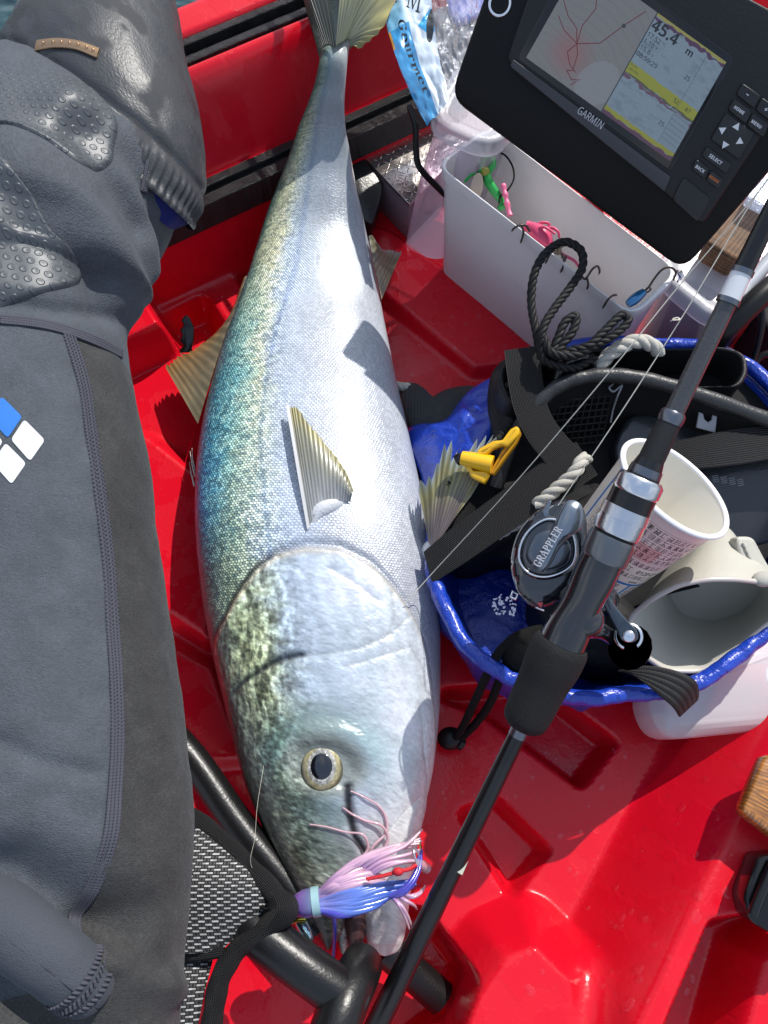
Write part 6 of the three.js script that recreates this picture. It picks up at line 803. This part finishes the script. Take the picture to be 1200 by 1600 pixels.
// ================================================================ SQUID JIG in the jaws
{
  const jig = thing('squid_jig', 'pink and blue rubber skirted jig hooked across the jaws of the fish', 'lure', P(560, 1390, 0.09));
  const tint = (c0, c1, c2) => { const t = tex(64, 64, (i, j) => { const v = j / 64, n = 0.92 + 0.16 * vn(i / 6, j / 10); return [0, 1, 2].map((q) => mix(mix(c0[q], c1[q], sst(0, 0.5, v)), c2[q], sst(0.5, 1, v)) * n); }, true); return phy(C(1, 1, 1), 0.3, { map: t, transmission: 0.3, clearcoat: 0.6, clearcoatRoughness: 0.1 }); };
  const tubeV = (pts, r, ns) => { const g = tube(pts, r, ns); const uv = g.attributes.uv, n = pts.length, k = ns + 1; for (let i = 0; i < uv.count; i++) uv.setXY(i, (i % k) / ns, i < n * k ? Math.floor(i / k) / (n - 1) : (i < n * k + ns + 1 ? 0 : 1)); return g; };
  const pink = tint([.74, .60, .82], [.86, .70, .80], [.88, .74, .78]), blue = tint([.60, .60, .88], [.36, .50, .86], [.20, .34, .76]), viol = tint([.45, .45, .85], [.28, .28, .75], [.22, .24, .72]);
  part('head', tubeV(path([[455, 1419, .105], [462, 1417, .108], [474, 1413, .112], [486, 1410, .115], [494, 1408, .115]], 0, 20), (t) => 0.0105 * Math.sqrt(Math.min(1, 0.1 + t * 1.6)), 20), tint([.62, .36, .70], [.58, .44, .80], [.44, .60, .66]), jig, 'purple rounded head'); part('eye', ball(P(487, 1416, .122), 0.0022, 1.6, 1, 0.7), M.blackGloss, jig); part('collar', tubeV(path([[488, 1410, .115], [494, 1409, .115], [500, 1408, .115]], 0, 8), 0.0112, 20), std(C(0.26, 0.42, 0.46), 0.35), jig, 'pale green collar');
  const sk = (pts, r0, mat, name = 'strand') => part(name, tubeV(smooth(pts.map((q) => P(...q)), 30), (t) => r0 * (0.75 + 0.5 * Math.sin(t * 2.2)) * (1 - 0.68 * t), 9), mat, jig);
  for (const [a, b, c, d, w, m] of ((L) => L.concat(L.slice(1).filter((q, i) => q[5] === L[i][5]).map((q, i) => { const o = L[L.indexOf(q) - 1]; return [0, 1, 2, 3].map((k) => [(q[k][0] + o[k][0]) / 2 + 2, (q[k][1] + o[k][1]) / 2 + 1]).concat([(q[4] + o[4]) / 2, q[5]]); }), L.map((q) => q.map((e, k) => k < 4 ? [e[0] + (k ? 4 : 0), e[1] + (k ? 5 - 3 * k : 0)] : e))))([
    [[494, 1402], [530, 1376], [575, 1366], [598, 1376], .0062, pink], [[494, 1405], [535, 1385], [580, 1378], [602, 1385], .006, pink], [[494, 1408], [540, 1394], [590, 1384], [640, 1380], .006, blue], [[494, 1411], [545, 1402], [600, 1388], [646, 1386], .006, blue], [[494, 1415], [540, 1412], [590, 1402], [630, 1388], .0062, blue], [[494, 1419], [535, 1424], [580, 1418], [612, 1400], .0056, blue], [[494, 1421], [525, 1428], [565, 1424], [600, 1408], .005, viol], [[496, 1400], [520, 1384], [552, 1374], [580, 1372], .0055, pink],
    [[496, 1398], [530, 1365], [575, 1338], [625, 1326], .005, pink], [[500, 1396], [545, 1352], [600, 1326], [655, 1318], .004, pink], [[540, 1372], [585, 1340], [630, 1322], [656, 1300], .0034, pink], [[560, 1378], [600, 1352], [640, 1346], [655, 1352], .0036, pink], [[598, 1404], [630, 1390], [650, 1362], [655, 1332], .0045, viol], [[610, 1400], [622, 1412], [632, 1430], [640, 1452], .003, pink], [[620, 1390], [640, 1400], [655, 1395], [660, 1388], .0028, pink]])) sk([[...a, .116], [...b, .126], [...c, .122], [...d, .116]], w * 0.6, m);
  const thin = (l, r) => part('strand', tubeV(smooth(l.map(([x, y, k]) => { const h = hit(fishBody, x, y); return P(x, y, (h ? h.p.y : 0.1) + (k ?? 0.003) * 0.7); }), 60), (t) => r * 0.62 * (1 - 0.5 * t), 8), phy(C(0.84, 0.60, 0.66), 0.2, { transmission: 0.5, clearcoat: 0.6 }), jig);
  thin([[572, 1340, .01], [585, 1320, .008], [604, 1300, .006], [602, 1275], [590, 1258], [570, 1246], [548, 1236]], 0.0021); thin([[560, 1345, .012], [592, 1335, .008], [606, 1312, .006], [596, 1290, .008], [570, 1282], [550, 1272], [536, 1262]], 0.0026); thin([[566, 1340, .012], [575, 1325, .01], [568, 1305, .008], [540, 1300, .004], [510, 1292], [484, 1288]], 0.0020);
  part('strand', tubeV(path([[522, 1430, .105], [523, 1450, .1], [522, 1480, .085], [520, 1512, .07]], 0, 20), (t) => 0.0018 * (1 - 0.3 * t), 8), viol, jig, 'single blue strand hanging past the snout');
  part('red_cord', rope(path([[573, 1374, .132], [600, 1368, .134], [622, 1362, .134], [640, 1358, .13], [650, 1352, .124]], 0, 40), 0.0016, 0.006), std(C(0.5, 0.01, 0.02), 0.6), jig, 'red braided assist cord'); part('knot', ball(P(622, 1362, .136), 0.0036, 1.2, 1, 0.9), std(C(0.48, 0.01, 0.02), 0.7), jig);
  part('hook', tube(path([[628, 1362, .128], [648, 1352, .122], [656, 1340, .112], [657, 1322, .104], [652, 1310, .1], [648, 1308, .09]], 0, 30), 0.0011, 8), std(C(0.62, 0.40, 0.14), 0.25, 1), jig, 'gold hook point through the jaw'); part('clear_sleeve', tube(path([[648, 1352, .12], [656, 1350, .118], [668, 1358, .112]], 0, 8), 0.004, 10), phy(C(0.85, 0.8, 0.85), 0.1, { transmission: 0.8 }), jig); part('wire', tube(path([[652, 1348, .122], [646, 1330, .122], [650, 1326, .12], [656, 1340, .118]], 0, 14), 0.0008, 6), M.steel, jig);
  const F = facing(478, 1452, .1, 0.6, 0.5); part('metal_body', (() => { const E = roundPts(F.pts([[460, 1438], [474, 1434], [486, 1450], [490, 1466], [486, 1474], [472, 1464]]), 4), n = E.length, c = E.reduce((s, p) => s.add(p), new THREE.Vector2()).divideScalar(n), f = (s) => grid(n, 8, (u, v) => { const e = E[Math.round(u * n) % n], p = c.clone().lerp(e, v); return F.world(p.x, p.y, s * 0.006 * Math.sqrt(Math.max(0, 1 - v * v))); }, null, true); return join(f(1), f(-1)); })(), phy(C(0.30, 0.48, 0.55), 0.15, { metalness: 0.9, clearcoat: 1 }), jig, 'shiny blue-green metal weight'); part('metal_edge', tube(path([[456, 1440, .104], [466, 1436, .106], [478, 1436, .106]], 0, 8), 0.0022, 8), std(C(0.55, 0.48, 0.06), 0.2, 0.9), jig);
}
renderer.render(scene, camera);
